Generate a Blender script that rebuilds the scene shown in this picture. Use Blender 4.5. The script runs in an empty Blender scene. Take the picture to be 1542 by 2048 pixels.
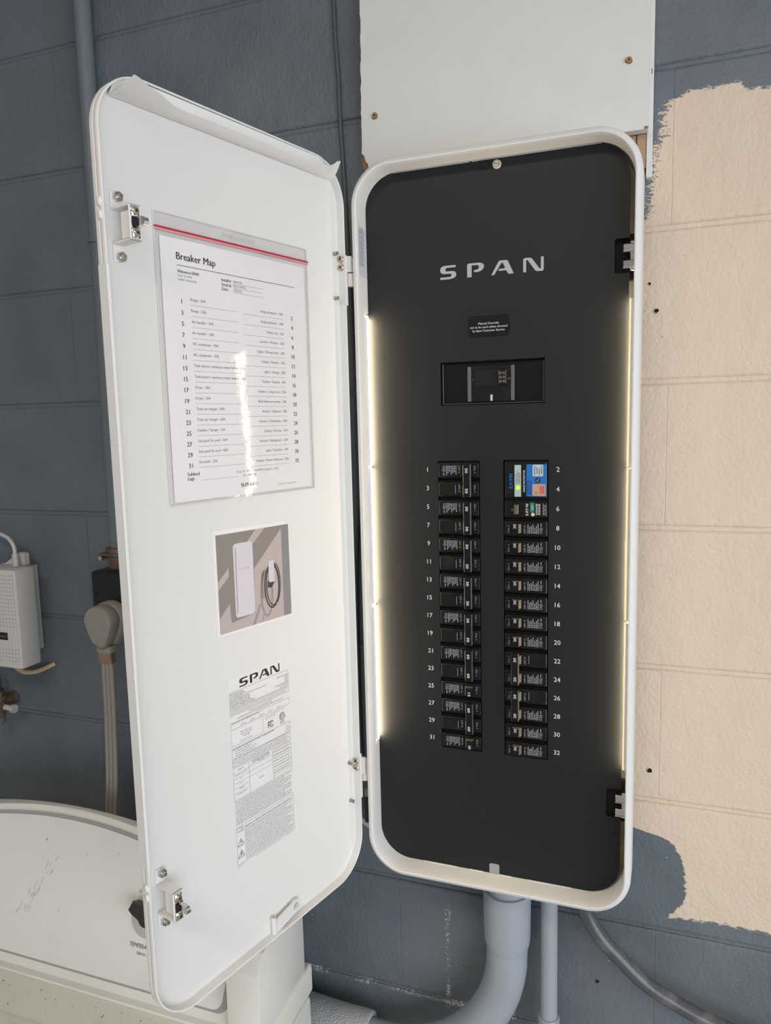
import bpy, bmesh, math, random
from mathutils import Matrix, Vector

# ------------------------------------------------------------------ camera
SC = bpy.context.scene
COL = SC.collection
cam_d = bpy.data.cameras.new('camera')
cam = bpy.data.objects.new('camera', cam_d)
COL.objects.link(cam)
YAW, PITCH, ROLL = 0.3474, 0.1223, -0.0243
cy, sy, cp, sp = math.cos(YAW), math.sin(YAW), math.cos(PITCH), math.sin(PITCH)
fwd = Vector((-sy * cp, cy * cp, -sp))
rgt = Vector((cy, sy, 0))
upv = rgt.cross(fwd)
r2 = math.cos(ROLL) * rgt + math.sin(ROLL) * upv
u2 = -math.sin(ROLL) * rgt + math.cos(ROLL) * upv
cam.matrix_world = Matrix(((r2.x, u2.x, -fwd.x, 0), (r2.y, u2.y, -fwd.y, -1.0889), (r2.z, u2.z, -fwd.z, 0), (0, 0, 0, 1)))
cam_d.sensor_fit = 'HORIZONTAL'
cam_d.sensor_width = 36.0
cam_d.lens = 36.0 * 1466.33 / 1542.0
cam_d.clip_start = 0.01
SC.camera = cam

# ------------------------------------------------------------------ world, light, exposure
world = bpy.data.worlds.new('daylight')
SC.world = world
world.use_nodes = True
wn = world.node_tree
wn.nodes.clear()
w_out = wn.nodes.new('ShaderNodeOutputWorld')
w_bg = wn.nodes.new('ShaderNodeBackground')
w_bg.inputs['Color'].default_value = (0.90, 0.95, 1.0, 1)
w_bg.inputs['Strength'].default_value = 1.35
wn.links.new(w_bg.outputs[0], w_out.inputs[0])


def area(name, loc, target, sx, sz, power, color):
    d = bpy.data.lights.new(name, 'AREA')
    d.shape = 'RECTANGLE'
    d.size, d.size_y, d.energy, d.color = sx, sz, power, color
    o = bpy.data.objects.new(name, d)
    o.location = loc
    o.rotation_euler = (Vector(target) - Vector(loc)).to_track_quat('-Z', 'Y').to_euler()
    COL.objects.link(o)
    return o


# daylight falling in through the open garage doorway on the right
area('doorway_daylight', (2.45, -2.75, -0.55), (-0.3, -0.9, -0.4), 3.6, 2.0, 76, (0.81, 0.905, 1.0))
# warm fill light added overhead, behind the camera, to brighten upward faces
area('overhead_fill', (-0.35, -1.9, 1.02), (-0.35, -1.9, -1.0), 1.2, 0.35, 19, (1.0, 0.86, 0.70))
SC.view_settings.view_transform = 'Standard'
SC.view_settings.look = 'None'
SC.view_settings.exposure = 0.10
SC.view_settings.gamma = 1.0
SC.view_settings.use_curve_mapping = False

# ------------------------------------------------------------------ materials
MATS = {}


def mat(name, color, rough=0.5, metal=0.0, spec=0.5, bump=None, var=None, emit=None, coat=0.0):
    if name in MATS:
        return MATS[name]
    m = bpy.data.materials.new(name)
    m.use_nodes = True
    nt = m.node_tree
    b = nt.nodes['Principled BSDF']
    b.inputs['Base Color'].default_value = (*color, 1)
    b.inputs['Roughness'].default_value = rough
    b.inputs['Metallic'].default_value = metal
    b.inputs['Specular IOR Level'].default_value = spec
    b.inputs['Coat Weight'].default_value = coat
    geo = None
    if bump or var:
        geo = nt.nodes.new('ShaderNodeNewGeometry')
    if bump:
        n = nt.nodes.new('ShaderNodeTexNoise')
        n.inputs['Scale'].default_value = bump[0]
        n.inputs['Detail'].default_value = 3
        nt.links.new(geo.outputs['Position'], n.inputs['Vector'])
        bp = nt.nodes.new('ShaderNodeBump')
        bp.inputs['Strength'].default_value = bump[1]
        bp.inputs['Distance'].default_value = bump[2] if len(bump) > 2 else 0.001
        nt.links.new(n.outputs['Fac'], bp.inputs['Height'])
        nt.links.new(bp.outputs[0], b.inputs['Normal'])
    if var:  # (scale, colour2, low, high)
        n = nt.nodes.new('ShaderNodeTexNoise')
        n.inputs['Scale'].default_value = var[0]
        n.inputs['Detail'].default_value = 6
        nt.links.new(geo.outputs['Position'], n.inputs['Vector'])
        r = nt.nodes.new('ShaderNodeValToRGB')
        r.color_ramp.elements[0].position = var[2]
        r.color_ramp.elements[1].position = var[3]
        r.color_ramp.elements[0].color = (*color, 1)
        r.color_ramp.elements[1].color = (*var[1], 1)
        nt.links.new(n.outputs['Fac'], r.inputs[0])
        nt.links.new(r.outputs[0], b.inputs['Base Color'])
    if emit:
        b.inputs['Emission Color'].default_value = (*emit[0], 1)
        b.inputs['Emission Strength'].default_value = emit[1]
    MATS[name] = m
    return m


WHITE = mat('white_powder_coat', (0.765, 0.75, 0.735), 0.42, bump=(900, 0.05, 0.0003))
BLACKPLATE = mat('black_powder_coat', (0.0130, 0.0140, 0.0155), 0.5, spec=0.31, bump=(1500, 0.12, 0.0003))
BRK = mat('breaker_black_plastic', (0.0075, 0.0073, 0.0072), 0.42, spec=0.28, bump=(700, 0.1, 0.0003), var=(60, (0.020, 0.018, 0.017), 0.52, 0.75))
BRK2 = mat('breaker_recess_plastic', (0.003, 0.003, 0.003), 0.5, spec=0.2)
BRKEDGE = mat('worn_plastic_edge', (0.055, 0.05, 0.045), 0.45)
LEVER = mat('lever_plastic', (0.125, 0.108, 0.09), 0.42)
TIE = mat('handle_tie_plastic', (0.009, 0.0085, 0.011), 0.32, spec=0.3)
DARK = mat('dark_cavity', (0.004, 0.004, 0.004), 0.8)
INK = mat('black_ink', (0.02, 0.02, 0.022), 0.6)
INKG = mat('grey_ink', (0.20, 0.19, 0.19), 0.6)
INKL = mat('light_grey_ink', (0.36, 0.35, 0.35), 0.6)
WINK = mat('white_ink', (0.74, 0.74, 0.75), 0.5)
GINK = mat('grey_print', (0.36, 0.37, 0.40), 0.5)
LOGO = mat('silver_logo_ink', (0.44, 0.455, 0.49), 0.45)
PAPER = mat('paper', (0.86, 0.83, 0.84), 0.7)
FILM = mat('white_film', (0.82, 0.80, 0.785), 0.6)
CHROME = mat('chrome', (0.75, 0.74, 0.73), 0.14, 1.0)
STEEL = mat('zinc_steel', (0.60, 0.57, 0.53), 0.28, 1.0)
BRASSY = mat('yellow_zinc_screw', (0.62, 0.52, 0.40), 0.3, 1.0)
PVC = mat('grey_pvc', (0.355, 0.38, 0.42), 0.38, bump=(60, 0.05, 0.001), var=(9, (0.31, 0.33, 0.365), 0.45, 0.7))
PVCR = mat('rough_grey_pvc', (0.50, 0.505, 0.51), 0.6, bump=(350, 0.7, 0.004))
FLEX = mat('dark_grey_jacket', (0.085, 0.085, 0.09), 0.24, bump=(420, 0.22, 0.001), var=(30, (0.17, 0.16, 0.155), 0.52, 0.72))
PIPEPAINT = mat('painted_conduit', (0.155, 0.175, 0.20), 0.42, bump=(60, 0.2, 0.001))
CABLEPAINT = mat('painted_cable', (0.085, 0.092, 0.10), 0.45, bump=(150, 0.2, 0.001))
MELAMINE = mat('melamine_board', (0.76, 0.745, 0.71), 0.38, bump=(120, 0.03, 0.0005), var=(14, (0.73, 0.715, 0.68), 0.5, 0.75))
CHIPBOARD = mat('bare_chipboard', (0.33, 0.19, 0.085), 0.85, bump=(400, 0.9, 0.003))
WOOD = mat('bare_wood_batten', (0.47, 0.30, 0.18), 0.7, bump=(80, 0.3, 0.001), var=(35, (0.36, 0.22, 0.12), 0.45, 0.7))
DRYER = mat('dryer_enamel', (0.80, 0.78, 0.72), 0.35, var=(7, (0.74, 0.71, 0.63), 0.5, 0.8))
DRYTOP = mat('dryer_top_enamel', (0.88, 0.84, 0.74), 0.4, var=(10, (0.70, 0.62, 0.49), 0.56, 0.84))
FASCIA = mat('dryer_fascia', (0.78, 0.77, 0.725), 0.35, var=(11, (0.70, 0.68, 0.62), 0.56, 0.8))
GREYTRIM = mat('grey_fascia_trim', (0.36, 0.36, 0.355), 0.35)
SCUFF = mat('scuff_mark', (0.30, 0.29, 0.26), 0.7)
BEIGE = mat('beige_plastic', (0.40, 0.365, 0.33), 0.5, bump=(300, 0.1, 0.0005))
ADAPT = mat('offwhite_plastic', (0.60, 0.565, 0.545), 0.55)
GROOVE = mat('grille_groove', (0.50, 0.47, 0.45), 0.7)
PLUGM = mat('dryer_plug_rubber', (0.30, 0.275, 0.24), 0.55, bump=(200, 0.1, 0.0005))
CORDGAP = mat('cord_groove', (0.17, 0.15, 0.13), 0.7)
TAN = mat('tan_jacket', (0.58, 0.42, 0.26), 0.5)
BLACKBOX = mat('black_painted_box', (0.008, 0.008, 0.009), 0.35, bump=(120, 0.2, 0.001))
RUST = mat('old_bronze', (0.16, 0.11, 0.08), 0.55, 0.4, bump=(150, 0.6, 0.002), var=(40, (0.30, 0.25, 0.22), 0.5, 0.7))
LEDM = mat('led_diffuser', (0.9, 0.87, 0.8), 0.5, emit=((1.0, 0.83, 0.56), 50.0))
LEDEDGE = mat('led_diffuser_edge', (0.9, 0.85, 0.7), 0.5, emit=((1.0, 0.78, 0.36), 0.55))
GREENLED = mat('green_indicator', (0.3, 0.8, 0.05), 0.3, emit=((0.45, 1.0, 0.02), 1.1))
BLUE = mat('blue_label', (0.012, 0.16, 0.50), 0.45)
DBLUE = mat('dark_blue_ink', (0.012, 0.05, 0.22), 0.5)
MINT = mat('pale_green_label', (0.42, 0.54, 0.47), 0.5)
PALEBLUE = mat('pale_label', (0.50, 0.62, 0.62), 0.5)
ORANGE = mat('orange_label', (0.60, 0.33, 0.20), 0.5)
GREEN = mat('green_test_label', (0.01, 0.20, 0.13), 0.5)
CREAMBTN = mat('cream_button', (0.72, 0.62, 0.48), 0.4)
GREYPL = mat('grey_rail_plastic', (0.13, 0.13, 0.145), 0.4)
RED = mat('red_zip', (0.50, 0.03, 0.06), 0.3)
REDL = mat('pink_zip', (0.68, 0.32, 0.34), 0.35)
LABELBLUE = mat('bluish_sticker', (0.58, 0.61, 0.70), 0.5)
STICKER = mat('dark_green_black_sticker', (0.004, 0.0065, 0.0065), 0.4, spec=0.25)
FOIL = mat('foil_sticker', (0.55, 0.36, 0.24), 0.22, 0.9, bump=(500, 0.5, 0.001))
FLOORM = mat('garage_concrete', (0.42, 0.375, 0.33), 0.7, bump=(30, 0.2, 0.002), var=(4, (0.34, 0.30, 0.265), 0.4, 0.7))
CEILM = mat('ceiling_paint', (0.66, 0.65, 0.63), 0.8)
ROOMWALL = mat('side_wall_paint', (0.36, 0.37, 0.38), 0.7)
P_BG = mat('print_taupe', (0.26, 0.225, 0.205), 0.45)
P_LIT = mat('print_pinkish', (0.50, 0.42, 0.40), 0.45)
P_SIDE = mat('print_blue_grey', (0.25, 0.235, 0.25), 0.45)
P_PANEL = mat('print_lilac_white', (0.68, 0.63, 0.67), 0.45)
P_DARK = mat('print_brown_black', (0.055, 0.042, 0.036), 0.45)
P_MID = mat('print_mid_taupe', (0.33, 0.28, 0.27), 0.45)


def plastic_film():
    m = bpy.data.materials.new('clear_vinyl')
    m.use_nodes = True
    nt = m.node_tree
    nt.nodes.clear()
    out = nt.nodes.new('ShaderNodeOutputMaterial')
    tr = nt.nodes.new('ShaderNodeBsdfTransparent')
    tr.inputs[0].default_value = (0.99, 0.985, 0.985, 1)
    gl = nt.nodes.new('ShaderNodeBsdfGlossy')
    gl.inputs['Roughness'].default_value = 0.035
    lw = nt.nodes.new('ShaderNodeLayerWeight')
    lw.inputs['Blend'].default_value = 0.5
    pw = nt.nodes.new('ShaderNodeMath')
    pw.operation = 'POWER'
    pw.inputs[1].default_value = 5.0
    sc_ = nt.nodes.new('ShaderNodeMath')
    sc_.operation = 'MULTIPLY_ADD'
    sc_.inputs[1].default_value = 0.95
    sc_.inputs[2].default_value = 0.045
    nt.links.new(lw.outputs['Facing'], pw.inputs[0])
    nt.links.new(pw.outputs[0], sc_.inputs[0])
    lw = sc_
    geo = nt.nodes.new('ShaderNodeNewGeometry')
    n = nt.nodes.new('ShaderNodeTexNoise')
    n.inputs['Scale'].default_value = 26
    n.inputs['Detail'].default_value = 5
    n.inputs['Roughness'].default_value = 0.62
    bp = nt.nodes.new('ShaderNodeBump')
    bp.inputs['Strength'].default_value = 0.30
    bp.inputs['Distance'].default_value = 0.0010
    mx = nt.nodes.new('ShaderNodeMixShader')
    nt.links.new(geo.outputs['Position'], n.inputs['Vector'])
    nt.links.new(n.outputs['Fac'], bp.inputs['Height'])
    nt.links.new(bp.outputs[0], gl.inputs['Normal'])
    nt.links.new(lw.outputs[0], mx.inputs[0])
    nt.links.new(tr.outputs[0], mx.inputs[1])
    nt.links.new(gl.outputs[0], mx.inputs[2])
    nt.links.new(mx.outputs[0], out.inputs[0])
    return m


VINYL = plastic_film()


def wall_paint():
    """blue-grey masonry paint, with the older cream coat left bare in a brushed-round patch"""
    m = bpy.data.materials.new('masonry_paint')
    m.use_nodes = True
    nt = m.node_tree
    L = nt.links.new
    b = nt.nodes['Principled BSDF']
    b.inputs['Roughness'].default_value = 0.46

    def mth(op, a, c=None, clamp=False):
        n = nt.nodes.new('ShaderNodeMath')
        n.operation = op
        n.use_clamp = clamp
        for i, v in enumerate((a, c)):
            if v is None:
                continue
            if isinstance(v, (int, float)):
                n.inputs[i].default_value = v
            else:
                L(v, n.inputs[i])
        return n.outputs[0]

    def noise(scale, detail=3, rough=0.5, vec=None):
        n = nt.nodes.new('ShaderNodeTexNoise')
        n.inputs['Scale'].default_value = scale
        n.inputs['Detail'].default_value = detail
        n.inputs['Roughness'].default_value = rough
        L(vec or pos, n.inputs['Vector'])
        return n.outputs['Fac']

    def curve(x, pts, lo, hi, vlo, vhi):
        mr = nt.nodes.new('ShaderNodeMapRange')
        for i, v in enumerate((lo, hi, 0, 1)):
            mr.inputs[i + 1].default_value = v
        L(x, mr.inputs[0])
        fc = nt.nodes.new('ShaderNodeFloatCurve')
        c = fc.mapping.curves[0]
        P = sorted(((a - lo) / (hi - lo), (v - vlo) / (vhi - vlo)) for a, v in pts)
        c.points[0].location = P[0]
        c.points[1].location = P[-1]
        for q in P[1:-1]:
            c.points.new(*q)
        for q in c.points:
            q.handle_type = 'VECTOR'
        fc.mapping.update()
        L(mr.outputs[0], fc.inputs['Value'])
        return mth('ADD', mth('MULTIPLY', fc.outputs[0], vhi - vlo), vlo)

    geo = nt.nodes.new('ShaderNodeNewGeometry')
    pos = geo.outputs['Position']
    sep = nt.nodes.new('ShaderNodeSeparateXYZ')
    L(pos, sep.inputs[0])
    X, Z = sep.outputs[0], sep.outputs[2]
    # stretched coordinates give brush streaks
    mp = nt.nodes.new('ShaderNodeMapping')
    mp.inputs['Scale'].default_value = (0.35, 1, 1)
    L(pos, mp.inputs[0])
    n1 = mth('SUBTRACT', noise(300, 4, 0.7, mp.outputs[0]), 0.5)
    n1 = mth('ADD', n1, mth('MULTIPLY', mth('SUBTRACT', noise(800, 2, 0.5), 0.5), 0.45))
    n2 = mth('SUBTRACT', noise(45, 3, 0.6), 0.5)
    # ragged left border x0(z) of the cream patch
    x0 = curve(Z, [(-0.80, 0.036), (-0.744, 0.0375), (-0.729, 0.050), (-0.7027, 0.0625), (-0.672, 0.060), (-0.645, 0.054), (-0.6206, 0.0385),
                   (-0.610, -0.010), (-0.59, -0.09), (0.245, -0.09), (0.262, -0.012), (0.2867, -0.0063), (0.3502, -0.0030), (0.365, 0.008),
                   (0.3928, 0.0055), (0.4034, 0.0145), (0.46, 0.02)], -0.85, 0.5, -0.1, 0.1)
    amp = mth('ADD', mth('MULTIPLY', mth('GREATER_THAN', Z, 0.1), 0.045), 0.014)
    dx = mth('ADD', mth('SUBTRACT', X, x0), mth('MULTIPLY', n1, amp))
    dx = mth('ADD', dx, mth('MULTIPLY', n2, 0.012))
    zt = curve(X, [(-0.1, 0.404), (0.013, 0.408), (0.0402, 0.4161), (0.0874, 0.4190), (0.100, 0.418), (0.1060, 0.408), (0.13, 0.405), (0.16, 0.415), (1.4, 0.42)], -0.1, 1.5, 0.35, 0.45)
    dt = mth('ADD', mth('SUBTRACT', zt, Z), mth('MULTIPLY', n1, 0.020))
    dt = mth('ADD', dt, mth('MULTIPLY', n2, 0.010))
    zb = curve(X, [(-0.1, -0.744), (0.0376, -0.744), (0.07, -0.7400), (0.109, -0.7380), (0.1756, -0.7385), (1.4, -0.74)], -0.1, 1.5, -0.8, -0.7)
    db = mth('ADD', mth('SUBTRACT', Z, zb), mth('MULTIPLY', n1, 0.018))
    db = mth('ADD', db, mth('MULTIPLY', n2, 0.008))
    d = mth('MINIMUM', mth('MINIMUM', dx, dt), db)
    mask = mth('MULTIPLY', mth('ADD', d, 0.0006), 900, True)
    # patches where a trowel line, a scrape and knocks took the grey coat off
    rnd = noise(240, 4, 0.75)
    rnd2 = noise(16, 2, 0.5)
    sx = mth('ABSOLUTE', mth('ADD', X, mth('ADD', 0.3020, mth('MULTIPLY', n2, 0.006))))
    near = mth('SUBTRACT', 1.0, mth('MULTIPLY', sx, 190), True)
    inz = mth('MULTIPLY', mth('LESS_THAN', Z, -0.742), mth('GREATER_THAN', Z, -0.985))
    chip = mth('MULTIPLY', mth('MULTIPLY', near, inz), mth('GREATER_THAN', mth('ADD', rnd, mth('MULTIPLY', rnd2, 0.6)), 0.865))
    sz = mth('ABSOLUTE', mth('ADD', Z, mth('ADD', 0.9735, mth('MULTIPLY', n2, 0.006))))
    near2 = mth('SUBTRACT', 1.0, mth('MULTIPLY', sz, 170), True)
    inx = mth('MULTIPLY', mth('LESS_THAN', X, -0.17), mth('GREATER_THAN', X, -0.62))
    chip2 = mth('MULTIPLY', mth('MULTIPLY', near2, inx), mth('GREATER_THAN', mth('ADD', rnd, mth('MULTIPLY', rnd2, 0.6)), 0.875))
    chip3 = mth('MULTIPLY', mth('GREATER_THAN', noise(95, 2, 0.5), 0.765), mth('LESS_THAN', Z, 0.9))
    chips = mth('MULTIPLY', mth('MAXIMUM', mth('MAXIMUM', chip, chip2), mth('MULTIPLY', chip3, 0.55)), 1.6, True)
    # colours
    r1 = nt.nodes.new('ShaderNodeValToRGB')
    r1.color_ramp.elements[0].color = (0.122, 0.142, 0.163, 1)
    r1.color_ramp.elements[1].color = (0.156, 0.178, 0.201, 1)
    r1.color_ramp.elements[0].position = 0.35
    r1.color_ramp.elements[1].position = 0.68
    L(noise(6, 4), r1.inputs[0])
    r2_ = nt.nodes.new('ShaderNodeValToRGB')
    r2_.color_ramp.elements[0].color = (0.76, 0.62, 0.485, 1)
    r2_.color_ramp.elements[1].color = (0.76, 0.60, 0.48, 1)
    r2_.color_ramp.elements[0].position = 0.35
    r2_.color_ramp.elements[1].position = 0.68
    L(noise(9, 4), r2_.inputs[0])

    def mixc(f, a, c):
        n = nt.nodes.new('ShaderNodeMix')
        n.data_type = 'RGBA'
        L(f, n.inputs[0])
        if isinstance(a, tuple):
            n.inputs[6].default_value = a
        else:
            L(a, n.inputs[6])
        if isinstance(c, tuple):
            n.inputs[7].default_value = c
        else:
            L(c, n.inputs[7])
        return n.outputs[2]

    c1 = mixc(chips, r1.outputs[0], (0.50, 0.49, 0.46, 1))
    pock = mth('MULTIPLY', mth('GREATER_THAN', noise(120, 2, 0.5), 0.755), 0.55)
    c2 = mixc(pock, r2_.outputs[0], (0.36, 0.28, 0.21, 1))
    L(mixc(mask, c1, c2), b.inputs['Base Color'])
    rr_ = nt.nodes.new('ShaderNodeMapRange')
    rr_.inputs[3].default_value = 0.42
    rr_.inputs[4].default_value = 0.62
    L(mask, rr_.inputs[0])
    L(rr_.outputs[0], b.inputs['Roughness'])
    h = mth('ADD', mth('MULTIPLY', noise(170, 4, 0.55), 0.9), mth('MULTIPLY', noise(28, 3), 1.6))
    h = mth('ADD', h, mth('MULTIPLY', mask, -0.25))
    bp = nt.nodes.new('ShaderNodeBump')
    bp.inputs['Strength'].default_value = 0.5
    bp.inputs['Distance'].default_value = 0.0035
    L(h, bp.inputs['Height'])
    L(bp.outputs[0], b.inputs['Normal'])
    return m


WALLM = wall_paint()

# ------------------------------------------------------------------ frames and helpers
# local frame (a, b, c): a to the right, b up, c out of the surface towards the room
FRONT = Matrix(((1, 0, 0, 0), (0, 0, -1, 0), (0, 1, 0, 0), (0, 0, 0, 1)))
ANG = math.radians(74.18)
DU = Vector((-math.cos(ANG), -math.sin(ANG), 0))      # along the door, away from its hinges
DN = Vector((-DU.y, DU.x, 0))                          # out of the door's inner face
DO = Vector((-0.3842, -0.1585, 0))
DOOR = Matrix(((-DU.x, 0, DN.x, DO.x), (-DU.y, 0, DN.y, DO.y), (0, 1, 0, 0), (0, 0, 0, 1)))
IDENT = Matrix.Identity(4)
WLOC = {}


def B():
    return bmesh.new()


def finish_bm(bm, smooth=32):
    bmesh.ops.recalc_face_normals(bm, faces=bm.faces)
    if smooth:
        for f in bm.faces:
            f.smooth = True
        lim = math.radians(smooth)
        for e in bm.edges:
            e.smooth = len(e.link_faces) == 2 and e.calc_face_angle(0) < lim


def obj(name, bm, mats, parent=None, M=FRONT, loc=None, smooth=32, recalc=True):
    """links ONE mesh object; bm is in frame M, loc is the world origin of a top-level mesh"""
    if not isinstance(mats, (list, tuple)):
        mats = [mats]
    base = WLOC[parent.name] if parent else Vector(loc or (0, 0, 0))
    bmesh.ops.transform(bm, matrix=Matrix.Translation(-base) @ M, verts=bm.verts)
    if recalc:
        finish_bm(bm, smooth)
    me = bpy.data.meshes.new(name)
    bm.to_mesh(me)
    bm.free()
    for m in mats:
        me.materials.append(m)
    o = bpy.data.objects.new(name, me)
    COL.objects.link(o)
    if parent:
        o.parent = parent
    else:
        o.location = base
    WLOC[o.name] = base
    return o


def shared(name, me, parent, loc=(0, 0, 0)):
    o = bpy.data.objects.new(name, me)
    COL.objects.link(o)
    o.parent = parent
    o.location = loc
    return o


def tag(o, label, cat, group=None, kind=None):
    o['label'] = label
    o['category'] = cat
    if group:
        o['group'] = group
    if kind:
        o['kind'] = kind
    return o


def thing(name, label, cat, loc, group=None, rot=None):
    o = bpy.data.objects.new(name, None)
    o.empty_display_size = 0.05
    o.location = loc
    if rot:
        o.rotation_euler = rot
    COL.objects.link(o)
    WLOC[o.name] = Vector(loc)
    return tag(o, label, cat, group)


def bx(bm, a0, a1, b0, b1, c0, c1, bev=0, seg=1, mi=0):
    vs = [bm.verts.new((x, y, z)) for x in (a0, a1) for y in (b0, b1) for z in (c0, c1)]
    F = [(0, 1, 3, 2), (4, 6, 7, 5), (0, 4, 5, 1), (2, 3, 7, 6), (0, 2, 6, 4), (1, 5, 7, 3)]
    fs = [bm.faces.new([vs[i] for i in f]) for f in F]
    for f in fs:
        f.material_index = mi
    if bev:
        es = list({e for f in fs for e in f.edges})
        r = bmesh.ops.bevel(bm, geom=es, offset=bev, segments=seg, affect='EDGES', profile=0.5)
        for f in r['faces']:
            f.material_index = mi
    return vs


def poly(bm, pts, c, mi=0):
    f = bm.faces.new([bm.verts.new((p[0], p[1], c)) for p in pts])
    f.material_index = mi
    f.normal_update()
    if f.normal.z < 0:
        f.normal_flip()
    return f


def rect(bm, a0, a1, b0, b1, c, mi=0):
    return poly(bm, [(a0, b0), (a1, b0), (a1, b1), (a0, b1)], c, mi)


def line(bm, p, q, w, c, mi=0):
    d = Vector((q[0] - p[0], q[1] - p[1]))
    n = Vector((-d.y, d.x)).normalized() * (w / 2)
    poly(bm, [(p[0] - n.x, p[1] - n.y), (q[0] - n.x, q[1] - n.y), (q[0] + n.x, q[1] + n.y), (p[0] + n.x, p[1] + n.y)], c, mi)


def rr(a0, a1, b0, b1, r, n=8):
    """rounded rectangle, counter-clockwise"""
    pts = []
    for (cx, cz, s) in ((a1 - r, b0 + r, -90), (a1 - r, b1 - r, 0), (a0 + r, b1 - r, 90), (a0 + r, b0 + r, 180)):
        for i in range(n + 1):
            t = math.radians(s + 90 * i / n)
            pts.append((cx + r * math.cos(t), cz + r * math.sin(t)))
    return pts


def loft(bm, rings, closed=True, caps=(False, False), mi=0):
    """rings: lists of 3D points of equal length"""
    R = [[bm.verts.new(p) for p in ring] for ring in rings]
    n = len(R[0])
    for A, Bq in zip(R, R[1:]):
        for i in range(n if closed else n - 1):
            j = (i + 1) % n
            f = bm.faces.new((A[i], A[j], Bq[j], Bq[i]))
            f.material_index = mi
    if caps[0]:
        bm.faces.new(R[0]).material_index = mi
    if caps[1]:
        bm.faces.new(list(reversed(R[-1]))).material_index = mi
    return R


def rr_sweep(bm, box, r, prof, n=10, caps=(False, False), mi=0):
    a0, a1, b0, b1 = box
    rings = []
    for off, c in prof:
        rings.append([(x, z, c) for x, z in rr(a0 + off, a1 - off, b0 + off, b1 - off, max(r - off, 0.0005), n)])
    return loft(bm, rings, True, caps, mi)


def slab(bm, pts, c0, c1, mi=0):
    loft(bm, [[(x, z, c0) for x, z in pts], [(x, z, c1) for x, z in pts]], True, (True, True), mi)


def plate(bm, outer, holes, c0, c1, mi=0):
    """flat plate with openings"""
    for c in (c0, c1):
        es = []
        for loop in [outer] + holes:
            vs = [bm.verts.new((x, z, c)) for x, z in loop]
            es += [bm.edges.new((vs[i], vs[(i + 1) % len(vs)])) for i in range(len(vs))]
        r = bmesh.ops.triangle_fill(bm, edges=es, use_beauty=True, use_dissolve=False)
        for g in r['geom']:
            if isinstance(g, bmesh.types.BMFace):
                g.material_index = mi
    for loop in [outer] + holes:
        loft(bm, [[(x, z, c0) for x, z in loop], [(x, z, c1) for x, z in loop]], True, (False, False), mi)
    bmesh.ops.remove_doubles(bm, verts=bm.verts, dist=1e-6)


def cyl(bm, p, q, r0, r1=None, n=16, mi=0, caps=(True, True)):
    r1 = r0 if r1 is None else r1
    p, q = Vector(p), Vector(q)
    d = (q - p).normalized()
    x = d.orthogonal().normalized()
    y = d.cross(x)
    ring = lambda o, r: [o + (x * math.cos(2 * math.pi * i / n) + y * math.sin(2 * math.pi * i / n)) * r for i in range(n)]
    loft(bm, [ring(p, r0), ring(q, r1)], True, caps, mi)


def tube(bm, pts, r, n=12, mi=0, radii=None, flat=1.0):
    pts = [Vector(p) for p in pts]
    rings = []
    x = None
    for i, p in enumerate(pts):
        d = (pts[min(i + 1, len(pts) - 1)] - pts[max(i - 1, 0)]).normalized()
        x = d.orthogonal().normalized() if x is None else (x - d * x.dot(d)).normalized()
        y = d.cross(x)
        rad = radii[i] if radii else r
        rings.append([p + (x * math.cos(2 * math.pi * k / n) + y * math.sin(2 * math.pi * k / n) * flat) * rad for k in range(n)])
    loft(bm, rings, True, (True, True), mi)


def smooth_path(pts, k=6):
    """Catmull-Rom through the points"""
    P = [Vector(p) for p in pts]
    P = [2 * P[0] - P[1]] + P + [2 * P[-1] - P[-2]]
    out = []
    for i in range(1, len(P) - 2):
        for j in range(k):
            t = j / k
            a, b_, c, d = P[i - 1], P[i], P[i + 1], P[i + 2]
            out.append(0.5 * (2 * b_ + (c - a) * t + (2 * a - 5 * b_ + 4 * c - d) * t * t + (3 * b_ - a - 3 * c + d) * t ** 3))
    out.append(P[-2])
    return out


def disc(bm, a, b, c, r, n=16, mi=0):
    poly(bm, [(a + r * math.cos(2 * math.pi * i / n), b + r * math.sin(2 * math.pi * i / n)) for i in range(n)], c, mi)


def ringflat(bm, a, b, c, r0, r1, n=20, mi=0, t0=0, t1=360):
    for i in range(n):
        A, Bq = math.radians(t0 + (t1 - t0) * i / n), math.radians(t0 + (t1 - t0) * (i + 1) / n)
        poly(bm, [(a + r0 * math.cos(A), b + r0 * math.sin(A)), (a + r1 * math.cos(A), b + r1 * math.sin(A)),
                  (a + r1 * math.cos(Bq), b + r1 * math.sin(Bq)), (a + r0 * math.cos(Bq), b + r0 * math.sin(Bq))], c, mi)


TXT = {}


def glyphs(body, bold):
    k = (body, bold)
    if k not in TXT:
        cu = bpy.data.curves.new('lettering', 'FONT')
        cu.body = body
        cu.size = 1.0
        cu.resolution_u = 2
        cu.offset = bold
        cu.fill_mode = 'FRONT'
        ob = bpy.data.objects.new('lettering', cu)
        me = ob.to_mesh()
        V = [(v.co.x, v.co.y) for v in me.vertices]
        F = [tuple(p.vertices) for p in me.polygons]
        ob.to_mesh_clear()
        bpy.data.objects.remove(ob)
        bpy.data.curves.remove(cu)
        TXT[k] = (V, F)
    return TXT[k]


def _caph():
    V, _ = glyphs('H', 0)
    return max(v[1] for v in V)


CAPH = _caph()


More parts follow.
